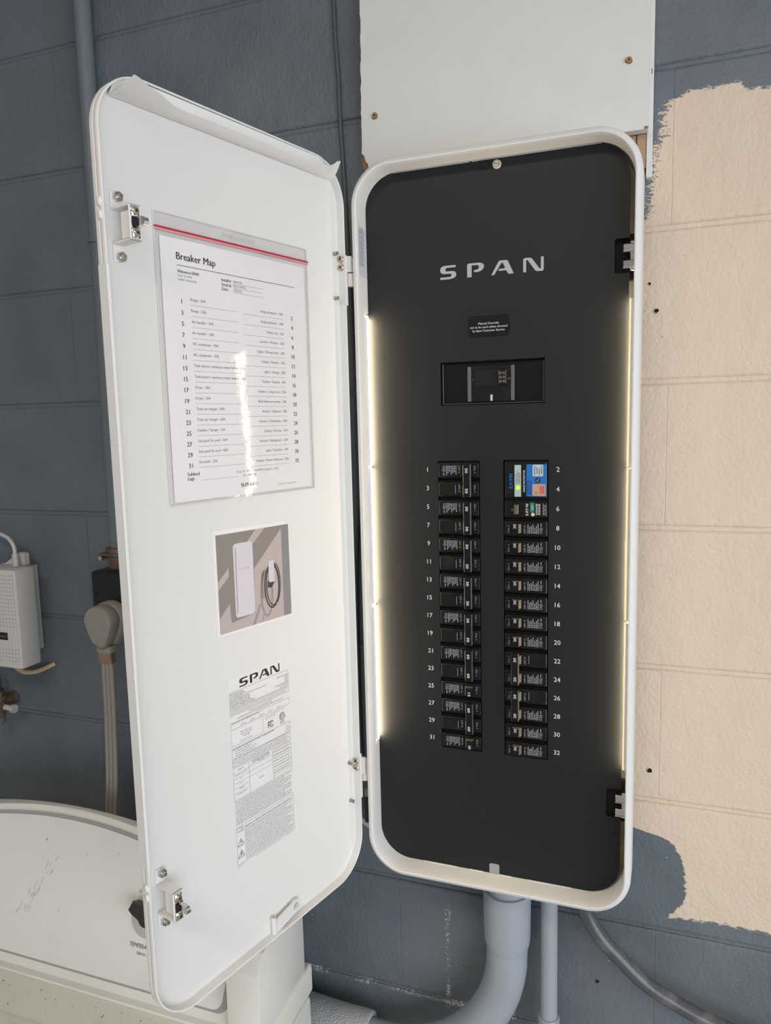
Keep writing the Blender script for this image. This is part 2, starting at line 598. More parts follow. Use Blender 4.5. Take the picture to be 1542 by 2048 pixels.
def txt(bm, s, a, b, h, c, w=None, al='L', bold=0.0, mi=0, rot=0):
    """text with cap height h, baseline start (a, b); w fixes the width; rot in degrees about (a, b)"""
    V, F = glyphs(s, 0.0)
    if not V:
        return
    x0, x1 = min(v[0] for v in V), max(v[0] for v in V)
    sy = h / CAPH
    sx = (w / (x1 - x0)) if w else sy
    W = (x1 - x0) * sx
    ox = {'L': 0, 'C': -W / 2, 'R': -W}[al]
    ca, sa = math.cos(math.radians(rot)), math.sin(math.radians(rot))
    for kk, sh in enumerate((-bold, 0, bold) if bold else (0,)):
        vs = []
        for x, y in V:
            X, Y = (x - x0 + sh) * sx + ox, y * sy
            vs.append(bm.verts.new((a + X * ca - Y * sa, b + X * sa + Y * ca, c + kk * 5e-5)))
        for f in F:
            try:
                fc = bm.faces.new([vs[i] for i in f])
                fc.material_index = mi
                fc.normal_update()
                if fc.normal.z < 0:
                    fc.normal_flip()
            except ValueError:
                pass


def bars(bm, a0, a1, b, h, c, seed=0, mi=0, word=0.0035):
    """a line of print too small to read"""
    rg = random.Random(seed)
    x = a0
    while x < a1 - word * 0.2:
        w = min(word * rg.uniform(0.5, 1.5), a1 - x)
        y = x
        while y < x + w - h * 0.2:                      # letter-sized strokes
            k = rg.choice((0.55, 0.7, 0.75, 0.8, 1.0))
            rect(bm, y, min(y + h * rg.uniform(0.35, 0.62), x + w), b, b + h * (0.75 if k < 0.8 else 1.0), c, mi)
            y += h * k
        x += w + word * 0.28


LET = {
    'S': [(1.18, 1), (.35, 1), (.14, .95), (.03, .84), (0, .70), (.03, .54), (.14, .44), (.32, .40), (.78, .40), (.86, .36), (.88, .29), (.86, .22), (.78, .17), (.66, .16), (.03, .16), (0, .13), (0, .02), (.03, 0), (.78, 0), (1.04, .05), (1.19, .16), (1.25, .30), (1.22, .44), (1.12, .54), (.95, .58), (.5, .58), (.43, .61), (.40, .70), (.43, .79), (.54, .84), (1.18, .84), (1.21, .87), (1.21, .97)],
    'P': [(0, .03), (.03, 0), (.31, 0), (.34, .03), (.34, .84), (.74, .84), (.86, .80), (.9, .70), (.86, .58), (.76, .52), (.58, .50), (.52, .46), (.50, .41), (.54, .34), (.86, .35), (1.08, .42), (1.22, .54), (1.28, .70), (1.24, .86), (1.1, .96), (.88, 1), (.14, 1), (.04, .97), (0, .88)],
    'A': [(0, .03), (.02, 0), (.17, 0), (.22, .03), (.76, .83), (.80, .85), (.84, .83), (1.02, .45), (1.0, .42), (.62, .42), (.56, .37), (.52, .27), (1.10, .27), (1.24, .03), (1.3, 0), (1.6, 0), (1.64, .03), (1.22, .94), (1.12, 1), (.64, 1), (.54, .95)],
    'N': [(0, .03), (.02, 0), (.18, 0), (.21, .03), (.21, .80), (.25, .86), (.31, .84), (.86, .08), (.94, .02), (1.05, 0), (1.36, 0), (1.45, .04), (1.47, .12), (1.47, .98), (1.45, 1), (1.29, 1), (1.27, .98), (1.27, .22), (1.23, .16), (1.18, .18), (.64, .92), (.56, .98), (.45, 1), (.14, 1), (.03, .96), (0, .88)],
}


def logo(bm, places, b, h, c, mi=0, wscale=1.0):
    for ch, a in places:
        poly(bm, [(a + x * h * wscale, b + y * h) for x, y in LET[ch]], c, mi)


def phillips(bm, a, b, c, r, mi=0, mdark=1, rot=20):
    """domed cross-head screw standing on surface c"""
    n = 14
    prof = [(1.0, 0), (1.0, 0.22), (0.85, 0.42), (0.5, 0.52)]
    rings = [[(a + r * k * math.cos(2 * math.pi * i / n), b + r * k * math.sin(2 * math.pi * i / n), c + r * hh) for i in range(n)] for k, hh in prof]
    loft(bm, rings, True, (False, True), mi)
    for t in (rot, rot + 90):
        q = Vector((math.cos(math.radians(t)), math.sin(math.radians(t)))) * r * 0.55
        line(bm, (a - q.x, b - q.y), (a + q.x, b + q.y), r * 0.24, c + r * 0.535, mdark)


# ------------------------------------------------------------------ the room
def wall_back():
    bm = B()
    bx(bm, -2.4, 2.6, -1.78, 1.05, -0.15, -0.0036)
    w = obj('wall_back', bm, WALLM, M=FRONT, loc=(0, 0, -1.78))
    tag(w, 'painted concrete block wall behind the panel, blue-grey with a cream patch', 'wall', kind='structure')
    rg = random.Random(4)
    cache = {}
    for k in range(-1, 13):
        zt = min(0.8587 - 0.2032 * k, 1.05)
        zb = max(0.8587 - 0.2032 * (k + 1), -1.78)
        if k == -1:
            zb = 0.8587
        off = -0.990 if k % 2 else 0.021
        j = [off + 0.4064 * i for i in range(-12, 13)]
        j = [-2.4] + [x for x in j if -2.35 < x < 2.55] + [2.6]
        for x0, x1 in zip(j, j[1:]):
            hh = (zt - zb) / 2 - (0.0034 if k >= 0 else 0.0016)
            ww = (x1 - x0) / 2 - 0.0001
            key = (round(hh, 4), round(ww, 4))
            if key not in cache:
                b2 = B()
                e = 0.0022
                loft(b2, [[(-ww, -hh, -0.012), (-ww, -hh, -e), (-ww, -hh + e, -0.0004), (-ww, -hh + 2 * e, 0), (-ww, hh - 2 * e, 0), (-ww, hh - e, -0.0004), (-ww, hh, -e), (-ww, hh, -0.012)][::k_] for k_ in (1,)] +
                     [[(q, -hh, -0.012), (q, -hh, -e), (q, -hh + e, -0.0004), (q, -hh + 2 * e, 0), (q, hh - 2 * e, 0), (q, hh - e, -0.0004), (q, hh, -e), (q, hh, -0.012)] for q in (-ww + 0.0012, ww - 0.0012, ww)], True, (True, True))
                for v in b2.verts:
                    if abs(abs(v.co.x) - ww) < 1e-6 and v.co.z > -0.001:
                        v.co.z -= 0.0003
                bmesh.ops.transform(b2, matrix=FRONT, verts=b2.verts)
                finish_bm(b2, 0)
                me = bpy.data.meshes.new('block')
                b2.to_mesh(me)
                b2.free()
                me.materials.append(WALLM)
                cache[key] = me
            shared('block', cache[key], w, ((x0 + x1) / 2, rg.uniform(-0.0003, 0.0005), (zt + zb) / 2 + 1.78))
    for a, b, r in ((0.0048, 0.1408, 0.0029), (-0.0045, 0.1773, 0.0019), (0.0084, -0.5166, 0.0036), (-0.0616, -0.8725, 0.0030)):
        bm = B()
        n = 10
        rg2 = random.Random(int(a * 1e5))
        rad = [r * rg2.uniform(0.75, 1.2) for _ in range(n)]
        rim = [(a + 1.5 * q * math.cos(6.283 * i / n), b + 1.5 * q * math.sin(6.283 * i / n), 0.0004) for i, q in enumerate(rad)]
        inn = [(a + q * math.cos(6.283 * i / n), b + q * math.sin(6.283 * i / n), 0.0013) for i, q in enumerate(rad)]
        loft(bm, [rim, inn], True, (False, False), 0)
        inn2 = [(a + q * 0.9 * math.cos(6.283 * i / n), b + q * 0.9 * math.sin(6.283 * i / n), 0.0004) for i, q in enumerate(rad)]
        loft(bm, [inn, inn2], True, (False, True), 1)
        obj('drill_hole', bm, [WALLM, DARK], w, smooth=0)
    return w


def simple_struct(name, label, cat, dims, m):
    bm = B()
    bx(bm, *dims)
    o = obj(name, bm, m, M=IDENT, loc=((dims[0] + dims[1]) / 2, (dims[2] + dims[3]) / 2, dims[4]), smooth=0)
    tag(o, label, cat, kind='structure')
    return o


wall_back()
simple_struct('floor', 'worn concrete garage floor', 'floor', (-2.4, 2.6, -5.0, 0.0, -1.88, -1.78), FLOORM)
simple_struct('ceiling', 'painted garage ceiling', 'ceiling', (-2.5, 2.7, -5.0, 0.15, 1.05, 1.15), CEILM)
simple_struct('wall_left', 'plain grey side wall of the garage on the left', 'wall', (-2.5, -2.4, -5.0, 0.15, -1.78, 1.05), ROOMWALL)
simple_struct('wall_front', 'plain grey end wall of the garage behind the camera', 'wall', (-2.5, 2.7, -5.1, -5.0, -1.78, 1.05), ROOMWALL)
bm = B()
bx(bm, 2.6, 2.7, -0.7, 0.15, -1.78, 1.05)
bx(bm, 2.6, 2.7, -5.0, -0.7, 0.62, 1.05)
o = obj('wall_right', bm, ROOMWALL, M=IDENT, loc=(2.65, -2.5, -1.78), smooth=0)
tag(o, 'garage side wall on the right with the open doorway', 'wall', kind='structure')
simple_struct('ground', 'pale driveway outside the garage', 'ground', (-9, 12, -14, 6, -1.98, -1.881), FLOORM)

# ------------------------------------------------------------------ white backing board above the panel
bo = thing('backing_board', 'white melamine backing board screwed to the wall above the breaker panel', 'board', (-0.205, -0.02, 0.36))
rg = random.Random(9)
bm = B()
pts = [(-0.0102, 0.3678), (-0.0059, 0.98), (-0.404, 0.98)]
z = 0.97
while z > 0.40:
    pts.append((-0.4035 - (0.60 - z) * 0.018 * (z < 0.62) + rg.uniform(-0.0007, 0.0009), z))
    z -= rg.uniform(0.004, 0.012)
pts += [(-0.4072, 0.392), (-0.4035, 0.389), (-0.401, 0.380), (-0.3975, 0.376), (-0.3968, 0.3678)]
slab(bm, pts, 0.0135, 0.030)
obj('melamine_sheet', bm, MELAMINE, bo, smooth=20)
bm = B()
bx(bm, -0.0120, -0.0042, 0.312, 0.98, 0.0004, 0.0133, 0.0006)
obj('edge_strip', bm, WHITE, bo)
bm = B()
bx(bm, -0.0240, -0.0126, 0.325, 0.3677, 0.004, 0.0130, 0.0008)
obj('batten', bm, WOOD, bo)
bm = B()
bx(bm, -0.050, -0.0250, 0.318, 0.3677, 0.004, 0.0125, 0.0008)
obj('batten', bm, WOOD, bo)
bm = B()
slab(bm, [(-0.3968, 0.3678), (-0.3972, 0.3762), (-0.4012, 0.3803), (-0.4036, 0.389), (-0.4068, 0.389), (-0.4082, 0.383), (-0.4062, 0.374), (-0.404, 0.3678)], 0.0135, 0.0265)
obj('chipped_corner', bm, CHIPBOARD, bo)['label'] = 'bare brown chipboard where the corner broke off'
for a, b, w_, h_ in ((-0.0125, 0.3695, 0.006, 0.0035), (-0.0068, 0.437, 0.0016, 0.008), (-0.4062, 0.455, 0.0012, 0.006), (-0.4070, 0.43, 0.0012, 0.004)):
    bm = B()
    slab(bm, [(a - w_ / 2, b - h_ / 3), (a + w_ / 4, b - h_ / 2), (a + w_ / 2, b + h_ / 4), (a - w_ / 5, b + h_ / 2)], 0.0296, 0.0304)
    obj('edge_chip', bm, CHIPBOARD, bo, smooth=0)
for a, b in ((-0.0348, 0.4544), (-0.3848, 0.4410)):
    bm = B()
    n = 12
    rad = [0.0050 * rg.uniform(0.8, 1.15) for _ in range(n)]
    loft(bm, [[(a + q * math.cos(6.283 * i / n), b + q * math.sin(6.283 * i / n), 0.0300) for i, q in enumerate(rad)],
              [(a + 0.8 * q * math.cos(6.283 * i / n), b + 0.8 * q * math.sin(6.283 * i / n), 0.0316) for i, q in enumerate(rad)]], True, (False, True), 0)
    cyl(bm, (a, b, 0.031), (a, b, 0.0332), 0.0040, 0.0036, 14, 1)
    ringflat(bm, a, b, 0.03325, 0.0020, 0.0027, 12, 0)
    cyl(bm, (a, b, 0.0331), (a, b, 0.0333), 0.0013, 0.0013, 6, 2)
    obj('screw', bm, [CHIPBOARD, mat('old_brass', (0.34, 0.24, 0.11), 0.45, 0.7, bump=(300, 0.4, 0.001)), DARK], bo)

# ------------------------------------------------------------------ breaker panel: tub, dead front, LEDs
PX0, PX1, PZ0, PZ1 = -0.3745, -0.0125, -0.6475, 0.3345
CR = 0.055
panel = thing('breaker_panel', 'tall white wall-mounted breaker panel with its black dead front showing', 'breaker panel', (-0.1935, -0.035, PZ0))
BOX = (PX0, PX1, PZ0, PZ1)
bm = B()
rr_sweep(bm, BOX, CR, [(0.004, 0.032), (0.0005, 0.034), (0.0005, 0.108), (0.0022, 0.110), (0.0022, 0.114), (-0.0005, 0.116), (-0.0005, 0.130),
                       (0.0002, 0.1500), (0.0004, 0.1575), (0.0014, 0.1612), (0.0028, 0.1630), (0.0072, 0.1652), (0.0083, 0.1648), (0.0090, 0.1628), (0.0092, 0.155), (0.0094, 0.100)], 14, (True, False))
obj('enclosure_body', bm, WHITE, panel, smooth=26)
bm = B()
DX0, DX1, DZ0, DZ1 = -0.3646, -0.0275, -0.6382, 0.3262
outer = rr(DX0, DX1, DZ0, DZ1, CR - 0.010, 12)


def notch(loop, z0, z1, depth):
    out, done = [], False
    for i, p in enumerate(loop):
        q = loop[(i + 1) % len(loop)]
        out.append(p)
        if abs(p[0] - DX1) < 1e-6 and abs(q[0] - DX1) < 1e-6 and p[1] < z0 and q[1] > z1:
            out += [(DX1, z0), (DX1 - depth + 0.002, z0), (DX1 - depth, z0 + 0.002), (DX1 - depth, z1 - 0.002), (DX1 - depth + 0.002, z1), (DX1, z1)]
    return out


outer = notch(outer, -0.5265, -0.4870, 0.0185)
# second notch sits above the first one
new = []
for i, p in enumerate(outer):
    q = outer[(i + 1) % len(outer)]
    new.append(p)
    if abs(p[0] - DX1) < 1e-6 and abs(q[0] - DX1) < 1e-6 and p[1] < 0.17 < q[1]:
        z0, z1, dp = 0.1712, 0.2120, 0.0172
        new += [(DX1, z0), (DX1 - dp + 0.002, z0), (DX1 - dp, z0 + 0.002), (DX1 - dp, z1 - 0.002), (DX1 - dp + 0.002, z1), (DX1, z1)]
outer = new
RC = lambda a0, a1, b0, b1: [(a0, b0), (a1, b0), (a1, b1), (a0, b1)]
plate(bm, outer, [RC(-0.2700, -0.2123, -0.4598, -0.0542), RC(-0.1808, -0.1224, -0.4592, -0.0534), RC(-0.2645, -0.1275, 0.0193, 0.0762)], 0.1285, 0.131)
obj('dead_front', bm, BLACKPLATE, panel, smooth=0)
bm = B()
bx(bm, -0.355, -0.04, -0.62, 0.31, 0.105, 0.1205)
bx(bm, -0.0475, -0.0220, 0.165, 0.218, 0.112, 0.122)
bx(bm, -0.0490, -0.0220, -0.535, -0.480, 0.112, 0.122)
obj('dark_backing', bm, DARK, panel, smooth=0)  # black backing put in for the darkness inside the tub
# print on the dead front
C0 = 0.13112
bm = B()
logo(bm, [('S', -0.2626), ('P', -0.2266), ('A', -0.1950), ('N', -0.1545)], 0.1826, 0.0173, C0, 0)
obj('logo', bm, LOGO, panel, smooth=0, recalc=False)
for i in range(16):
    zc = -0.066 - 0.0254 * i
    for k, a in ((1, -0.2845), (2, -0.1104)):
        bm = B()
        txt(bm, str(2 * i + k), a, zc - 0.0028, 0.0060, C0, al='C', bold=0.006)
        obj('printed_number', bm, WINK, panel, smooth=0, recalc=False)
bm = B()
slab(bm, rr(-0.2263, -0.1719, 0.1060, 0.1332, 0.0062, 6), 0.131, 0.1314)
for s, b in (('Manual Override', 0.1219), ('not to be used unless directed', 0.1174), ('by Span Customer Service', 0.1129)):
    txt(bm, s, -0.1991, b, 0.0027, 0.13152, al='C', mi=1, bold=0.01)
obj('override_sticker', bm, [STICKER, WINK], panel, smooth=0)['label'] = 'dark rounded sticker with three lines about manual override'
bm = B()
segs = ((0.1400, -0.0600), (-0.0640, -0.2555), (-0.2595, -0.4555))
for z1, z0 in segs:
    bm = B()
    bx(bm, -0.3654, -0.3634, z0, z1, 0.1330, 0.1410, 0.0005)
    obj('led_strip', bm, LEDM, panel)
    bm = B()
    bx(bm, -0.0240, -0.0216, z0, z1, 0.1325, 0.1385, 0.0005)
    obj('led_strip', bm, LEDM, panel)
    bm = B()
    bx(bm, -0.0264, -0.0245, z0, z1, 0.1386, 0.1394, 0.0002)
    obj('led_diffuser', bm, LEDEDGE, panel)
    bm = B()
    bx(bm, -0.0245, -0.0214, z0, z1, 0.1386, 0.1396)
    obj('led_channel', bm, WHITE, panel)
    bm = B()
    bx(bm, -0.3655, -0.3632, z0, z1, 0.1413, 0.1420)
    obj('led_channel', bm, WHITE, panel)
for z in (0.1435, -0.0620, -0.2575, -0.4580):
    bm = B()
    cyl(bm, (-0.3655, z, 0.137), (-0.3625, z, 0.137), 0.0022, 0.0018, 10)
    obj('led_clip', bm, STEEL, panel)
# metal edge strips, lock, catches
for a0, a1, z in ((-0.327, -0.2215, 0.3252), (-0.2190, -0.060, 0.3252), (-0.300, -0.2500, -0.6386), (-0.232, -0.212, -0.6386), (-0.150, -0.090, -0.6386), (-0.19, -0.172, -0.6386)):
    bm = B()
    bx(bm, a0, a1, z - 0.0016, z + 0.0012, 0.1312, 0.1338, 0.0003)
    obj('edge_trim', bm, GREYTRIM if z > 0 else WHITE, panel)
bm = B()
cyl(bm, (-0.1872, 0.3168, 0.131), (-0.1872, 0.3168, 0.1335), 0.0056, 0.0050, 18, 0)
ringflat(bm, -0.1872, 0.3168, 0.13365, 0.0033, 0.0040, 16, 1)
line(bm, (-0.1902, 0.3176), (-0.1842, 0.3160), 0.0010, 0.13366, 1)
obj('lock', bm, [CREAMBTN, INKG], panel)['label'] = 'small pale quarter-turn lock'
bm = B()
cyl(bm, (-0.2032, 0.3180, 0.131), (-0.2032, 0.3180, 0.1345), 0.0042, 0.0032, 10)
cyl(bm, (-0.2012, 0.3150, 0.131), (-0.2012, 0.3150, 0.1340), 0.0024, 0.0018, 8)
obj('knob', bm, DARK, panel)
bm = B()
slab(bm, rr(-0.2030, -0.1890, -0.6400, -0.6232, 0.0025, 4), 0.131, 0.1322)
obj('tab', bm, GREYTRIM, panel)['label'] = 'pale grey tab at the bottom of the dead front'
for zc in (0.1915, -0.5070):
    bm = B()
    for dz in (-0.0105, 0.0085):
        bx(bm, -0.0345, -0.0215, zc + dz - 0.0045, zc + dz + 0.0048, 0.1285, 0.1345, 0.0010)
        cyl(bm, (-0.0345, zc + dz - 0.0042, 0.1345), (-0.0230, zc + dz - 0.0042, 0.1345), 0.0014, 0.0014, 8)
    bx(bm, -0.0265, -0.0213, zc - 0.0185, zc + 0.0165, 0.1285, 0.1330, 0.0006)
    obj('catch', bm, CHROME, panel)['label'] = 'shiny metal catch for the door latch'
# hinge plates and knuckles on the left side of the tub
for z0, z1, k0, k1 in ((0.1552, 0.2244, 0.1800, 0.1972), (-0.5391, -0.4679, -0.5150, -0.4960)):
    bm = B()
    bx(bm, PX0 - 0.0022, PX0 + 0.001, z0, z1, 0.115, 0.152, 0.0006)
    obj('hinge_plate', bm, WHITE, panel)
    bm = B()
    bx(bm, -0.3800, PX0 - 0.0015, k0 + 0.001, k1 - 0.0004, 0.141, 0.1505, 0.0005)
    cyl(bm, (-0.3806, k0, 0.1520), (-0.3806, k1 - 0.0002, 0.1520), 0.0050, 0.0050, 10)
    obj('hinge_knuckle', bm, WHITE, panel)
bm = B()
M_in = Matrix(((0, 0, 1, PX0 + 0.0094), (1, 0, 0, 0), (0, 1, 0, 0), (0, 0, 0, 1)))  # a = world y, b = z, c = +x
rect(bm, -0.1585, -0.1335, 0.1925, 0.2560, 0.0002, 0)
for i, y in enumerate((-0.1560, -0.1528, -0.1500, -0.1475, -0.1450, -0.1420)):
    rgx = random.Random(i)
    zz = 0.2060
    while zz < 0.250:
        h_ = rgx.uniform(0.003, 0.007)
        rect(bm, y - 0.0006, y + 0.0006, zz, zz + h_, 0.0003, 1)
        zz += h_ + 0.0016
obj('side_label', bm, [LABELBLUE, INKG], panel, M=M_in, smooth=0)['label'] = 'small bluish printed label on the inner left side'

# ------------------------------------------------------------------ main breaker
mb = thing('main_breaker', 'black main breaker in the wide opening under the override sticker', 'breaker', (-0.196, -0.128, 0.0478))
bm = B()
bx(bm, -0.2630, -0.1290, 0.0206, 0.0748, 0.1206, 0.1240, 0.0008)
obj('body', bm, STICKER, mb)
bm = B()
for (a0, a1, b0, b1) in ((-0.2632, -0.2620, 0.0208, 0.0746), (-0.1302, -0.1290, 0.0208, 0.0746), (-0.2632, -0.1290, 0.0206, 0.0216)):
    bx(bm, a0, a1, b0, b1, 0.1235, 0.1252, 0.0003)  # bevel highlight drawn as paler strips along the edges
obj('rim', bm, LEVER, mb)['label'] = 'thin pale rim standing in for the bevel highlight around the opening'
bm = B()
bx(bm, -0.2235, -0.1710, 0.0232, 0.0705, 0.1238, 0.1262, 0.0006)
obj('centre_plate', bm, BRK, mb)
for a0, a1 in ((-0.2287, -0.2238), (-0.1712, -0.1668)):
    bm = B()
    bx(bm, a0, a1, 0.0237, 0.0692, 0.1238, 0.1275, 0.0005)
    obj('rail', bm, GREYPL, mb)
bm = B()
bx(bm, -0.2194, -0.1754, 0.0442, 0.0645, 0.1260, 0.1268, 0.0003)
obj('handle_slot', bm, DARK, mb)
bm = B()
bx(bm, -0.1868, -0.1762, 0.0452, 0.0640, 0.1262, 0.1325, 0.0012)
for i in range(3):
    for j in range(2):
        bx(bm, -0.1850 + j * 0.0042, -0.1822 + j * 0.0042, 0.0470 + i * 0.0052, 0.0502 + i * 0.0052, 0.1318, 0.1331, 0.0003, mi=1)
obj('toggle', bm, [BRK, LEVER], mb)
for a, b in ((-0.2136, 0.0366), (-0.1888, 0.0370)):
    bm = B()
    cyl(bm, (a, b, 0.1258), (a, b, 0.12645), 0.0014, 0.0014, 10)
    obj('screw_hole', bm, DARK, mb)
bm = B()
bx(bm, -0.1984, -0.1954, 0.0240, 0.0322, 0.1260, 0.1270, 0.0003)
obj('indicator', bm, PALEBLUE, mb)['label'] = 'small pale blue indicator'
for a, b, ch in ((-0.2215, 0.0510, 'I'), (-0.1735, 0.0510, 'O')):
    bm = B()
    txt(bm, ch, a, b, 0.0026, 0.12640, al='C')
    obj('lettering', bm, GINK, mb, smooth=0, recalc=False)

# ------------------------------------------------------------------ branch breakers
# local frame of a breaker: u from the outer end to the panel centre, v up, c outwards; origin on the plate face
BF = Matrix(((1, 0, 0, 0), (0, 0, -1, 0), (0, 1, 0, 0), (0, 0, 0, 1)))


def mesh_of(bm, name, mats, smooth=32, recalc=True):
    bmesh.ops.transform(bm, matrix=BF, verts=bm.verts)
    if recalc:
        finish_bm(bm, smooth)
    me = bpy.data.meshes.new(name)
    bm.to_mesh(me)
    bm.free()
    for m in mats:
        me.materials.append(m)
    return me


def pole_body(bm, v):
    bx(bm, 0.0010, 0.0570, v - 0.0124, v + 0.0124, -0.0110, -0.0022, 0.0006, mi=1)      # casing set back between the poles
    bx(bm, 0.0012, 0.0566, v - 0.0095, v + 0.0098, -0.0060, 0.0020, 0.0008, mi=0)       # raised face
    bx(bm, 0.0030, 0.0300, v + 0.0080, v + 0.0093, 0.0016, 0.0027, 0.0003, mi=0)        # moulded ledge
    bx(bm, 0.0160, 0.0225, v + 0.0062, v + 0.0082, 0.0016, 0.0026, 0.0003, mi=0)
    bx(bm, 0.0318, 0.0345, v - 0.0078, v + 0.0072, 0.0008, 0.0023, 0.0003, mi=1)


def lever_bm(bm, v):
    """toggle pushed to the ON side"""
    P = [(0.0344, 0.0018), (0.0372, 0.0092), (0.0462, 0.0082), (0.0470, 0.0018)]
    n = len(P)
    A = [bm.verts.new((u, v - 0.0058, c)) for u, c in P]
    D = [bm.verts.new((u, v + 0.0058, c)) for u, c in P]
    bm.faces.new(A)
    bm.faces.new(D[::-1])
    for i in range(n - 1):
        f = bm.faces.new((A[i], A[i + 1], D[i + 1], D[i]))
        f.material_index = 1 if i else 0


ME = {}
bm = B(); pole_body(bm, 0); ME['body1'] = mesh_of(bm, 'body', [BRK, BRK2])
bm = B(); pole_body(bm, 0); pole_body(bm, -0.0254); ME['body2'] = mesh_of(bm, 'body', [BRK, BRK2])
bm = B(); lever_bm(bm, 0); ME['lever'] = mesh_of(bm, 'lever', [LEVER, TIE], 0)
bm = B()
bx(bm, 0.0376, 0.0468, -0.0254 - 0.0098, 0.0085, 0.0078, 0.0112, 0.0006)
bx(bm, 0.0372, 0.0377, -0.0254 - 0.0095, 0.0082, 0.0060, 0.0108, 0.0002, mi=1)
bx(bm, 0.0466, 0.0471, -0.0254 - 0.0095, 0.0082, 0.0060, 0.0108, 0.0002, mi=1)
ME['tie'] = mesh_of(bm, 'handle_tie', [TIE, LEVER])
CF = 0.00215


def printed(num, poles, ul=True):
    key = ('print', num, poles)
    if key in ME:
        return ME[key]
    bm = B()
    top = 0.01125 if poles == 2 else 0.0
    for k in range(poles):
        v = -0.0254 * k
        txt(bm, 'On I', 0.0500, v + 0.0062, 0.0026, CF, w=0.0095, mi=1, rot=-90)
        txt(bm, 'OFF O', 0.0288, v + 0.0066, 0.0024, CF, w=0.0105, mi=1, rot=-90)
        if poles == 2:
            txt(bm, num, 0.0402, v + 0.0034 - (0.0015 if k else 0), 0.0036, 0.01130, w=0.0062, mi=0, rot=-90, bold=0.02)
        else:
            txt(bm, num, 0.0488 - 0.0085, v - 0.0005, 0.0034, 0.00935, w=0.0054, mi=0, rot=-90, bold=0.02)
        if k == 0:
            for i in range(7):                      # lines of type data, too small to read
                u = 0.0120 + i * 0.0022
                rgx = random.Random(i * 7 + 1)
                x = 0.0066
                end = -0.0058 + (i % 3) * 0.002
                while x > end:
                    h_ = rgx.uniform(0.0010, 0.0030)
                    poly(bm, [(u, x), (u, x - h_), (u + 0.0012, x - h_), (u + 0.0012, x)], CF + 0.0001, 1)
                    x -= h_ + 0.0007
            ringflat(bm, 0.0090, 0.0046, CF + 0.0001, 0.0013, 0.0018, 12, 1)
            ringflat(bm, 0.0088, 0.0004, CF + 0.0001, 0.0016, 0.0021, 12, 1)
            line(bm, (0.0080, -0.0007), (0.0096, 0.0015), 0.0005, CF + 0.0001, 1)
            rect(bm, 0.0083, 0.0093, -0.0070, -0.0030, CF + 0.0001, 1)
        else:
            rect(bm, 0.0243, 0.0249, v - 0.0062, v + 0.0052, CF + 0.0001, 1)
    ME[key] = mesh_of(bm, 'lettering', [WINK, GINK], 0, False)
    return ME[key]


def slot_z(i):
    return -0.0669 - 0.0254 * i


def branch(side, slot, num, poles, label):
    """slot: 0-based row of the pole that carries the type data"""
    if side == 'L':
        loc, rot = (-0.2700, -0.131, slot_z(slot)), (0, 0, 0)
    else:
        loc, rot = (-0.1226, -0.131, slot_z(slot)), (0, math.pi, 0)
    t = thing('circuit_breaker', label, 'breaker', loc, 'two-pole breakers' if poles == 2 else 'single-pole breakers', rot)
    shared('body', ME['body%d' % poles], t)
    for k in range(poles):
        shared('lever', ME['lever'], t, (0, 0, -0.0254 * k))
    if poles == 2:
        shared('handle_tie', ME['tie'], t)
    shared('lettering', printed(num, poles), t)
    return t


ORD = ['topmost', 'second', 'third', 'fourth', 'fifth', 'sixth', 'seventh', 'eighth', 'lowest']
for i, (s, num) in enumerate(((0, '50'), (2, '30'), (4, '30'), (6, '30'), (8, '30'), (10, '60'), (13, '60'))):
    w_ = ('topmost', 'second', 'third', 'fourth', 'fifth', 'sixth', 'lowest')[i]
    branch('L', s, num, 2, '%s black two-pole breaker of the left column, handle tie marked %s' % (w_ if w_ in ('topmost', 'lowest') else w_ + ' from top', num))
branch('L', 12, '15', 1, 'black single-pole breaker marked 15 between the two 60 breakers, left column')
branch('L', 15, '20', 1, 'black single-pole breaker marked 20 at the very bottom of the left column')
WHERE = ['directly below the green-labelled breaker', 'second below the green-labelled breaker', 'third below the green-labelled breaker', 'fourth below the green-labelled breaker', 'third above the two-pole breakers',
         'second above the two-pole breakers', 'directly above the two-pole breakers', 'directly below the two-pole breakers', 'at the very bottom']
for s, w_ in zip((3, 4, 5, 6, 7, 8, 9, 14, 15), WHERE):
    branch('R', s, '20', 1, 'black single-pole breaker in the right column, %s' % w_)
for s, w_ in ((11, 'upper'), (13, 'lower')):
    branch('R', s, '20', 2, '%s of the two black two-pole breakers in the right column' % w_)

# surge protector
sp_ = thing('surge_protector', 'blue-labelled surge protector with a lit green light, top of right column', 'surge protector', (-0.1516, -0.131, -0.0796))
bm = B()
bx(bm, -0.1796, -0.1236, -0.1050, -0.0545, 0.118, 0.1300, 0.0006)
bx(bm, -0.1782, -0.1242, -0.1025, -0.0565, 0.1295, 0.1335, 0.0008)
obj('body', bm, BRK, sp_)
bm = B()
c = 0.1337
rect(bm, -0.1657, -0.1572, -0.1012, -0.0598, c, 0)
poly(bm, rr(-0.1503, -0.1244, -0.1006, -0.0590, 0.0012, 3), c, 1)
poly(bm, rr(-0.1424, -0.1288, -0.0744, -0.0594, 0.0014, 3), c + 0.0001, 2)
poly(bm, rr(-0.1424, -0.1258, -0.1000, -0.0847, 0.0010, 3), c + 0.0001, 3)
obj('label_print', bm, [MINT, BLUE, PALEBLUE, ORANGE], sp_, smooth=0, recalc=False)
bm = B()
c = 0.1339
txt(bm, 'E', -0.1682, -0.0900, 0.0046, c, rot=90, mi=0, bold=0.03)
txt(bm, 'T', -0.1682, -0.0812, 0.0046, c, rot=90, mi=0, bold=0.03)
txt(bm, 'N', -0.1682, -0.0760, 0.0046, c, rot=90, mi=0, bold=0.03)
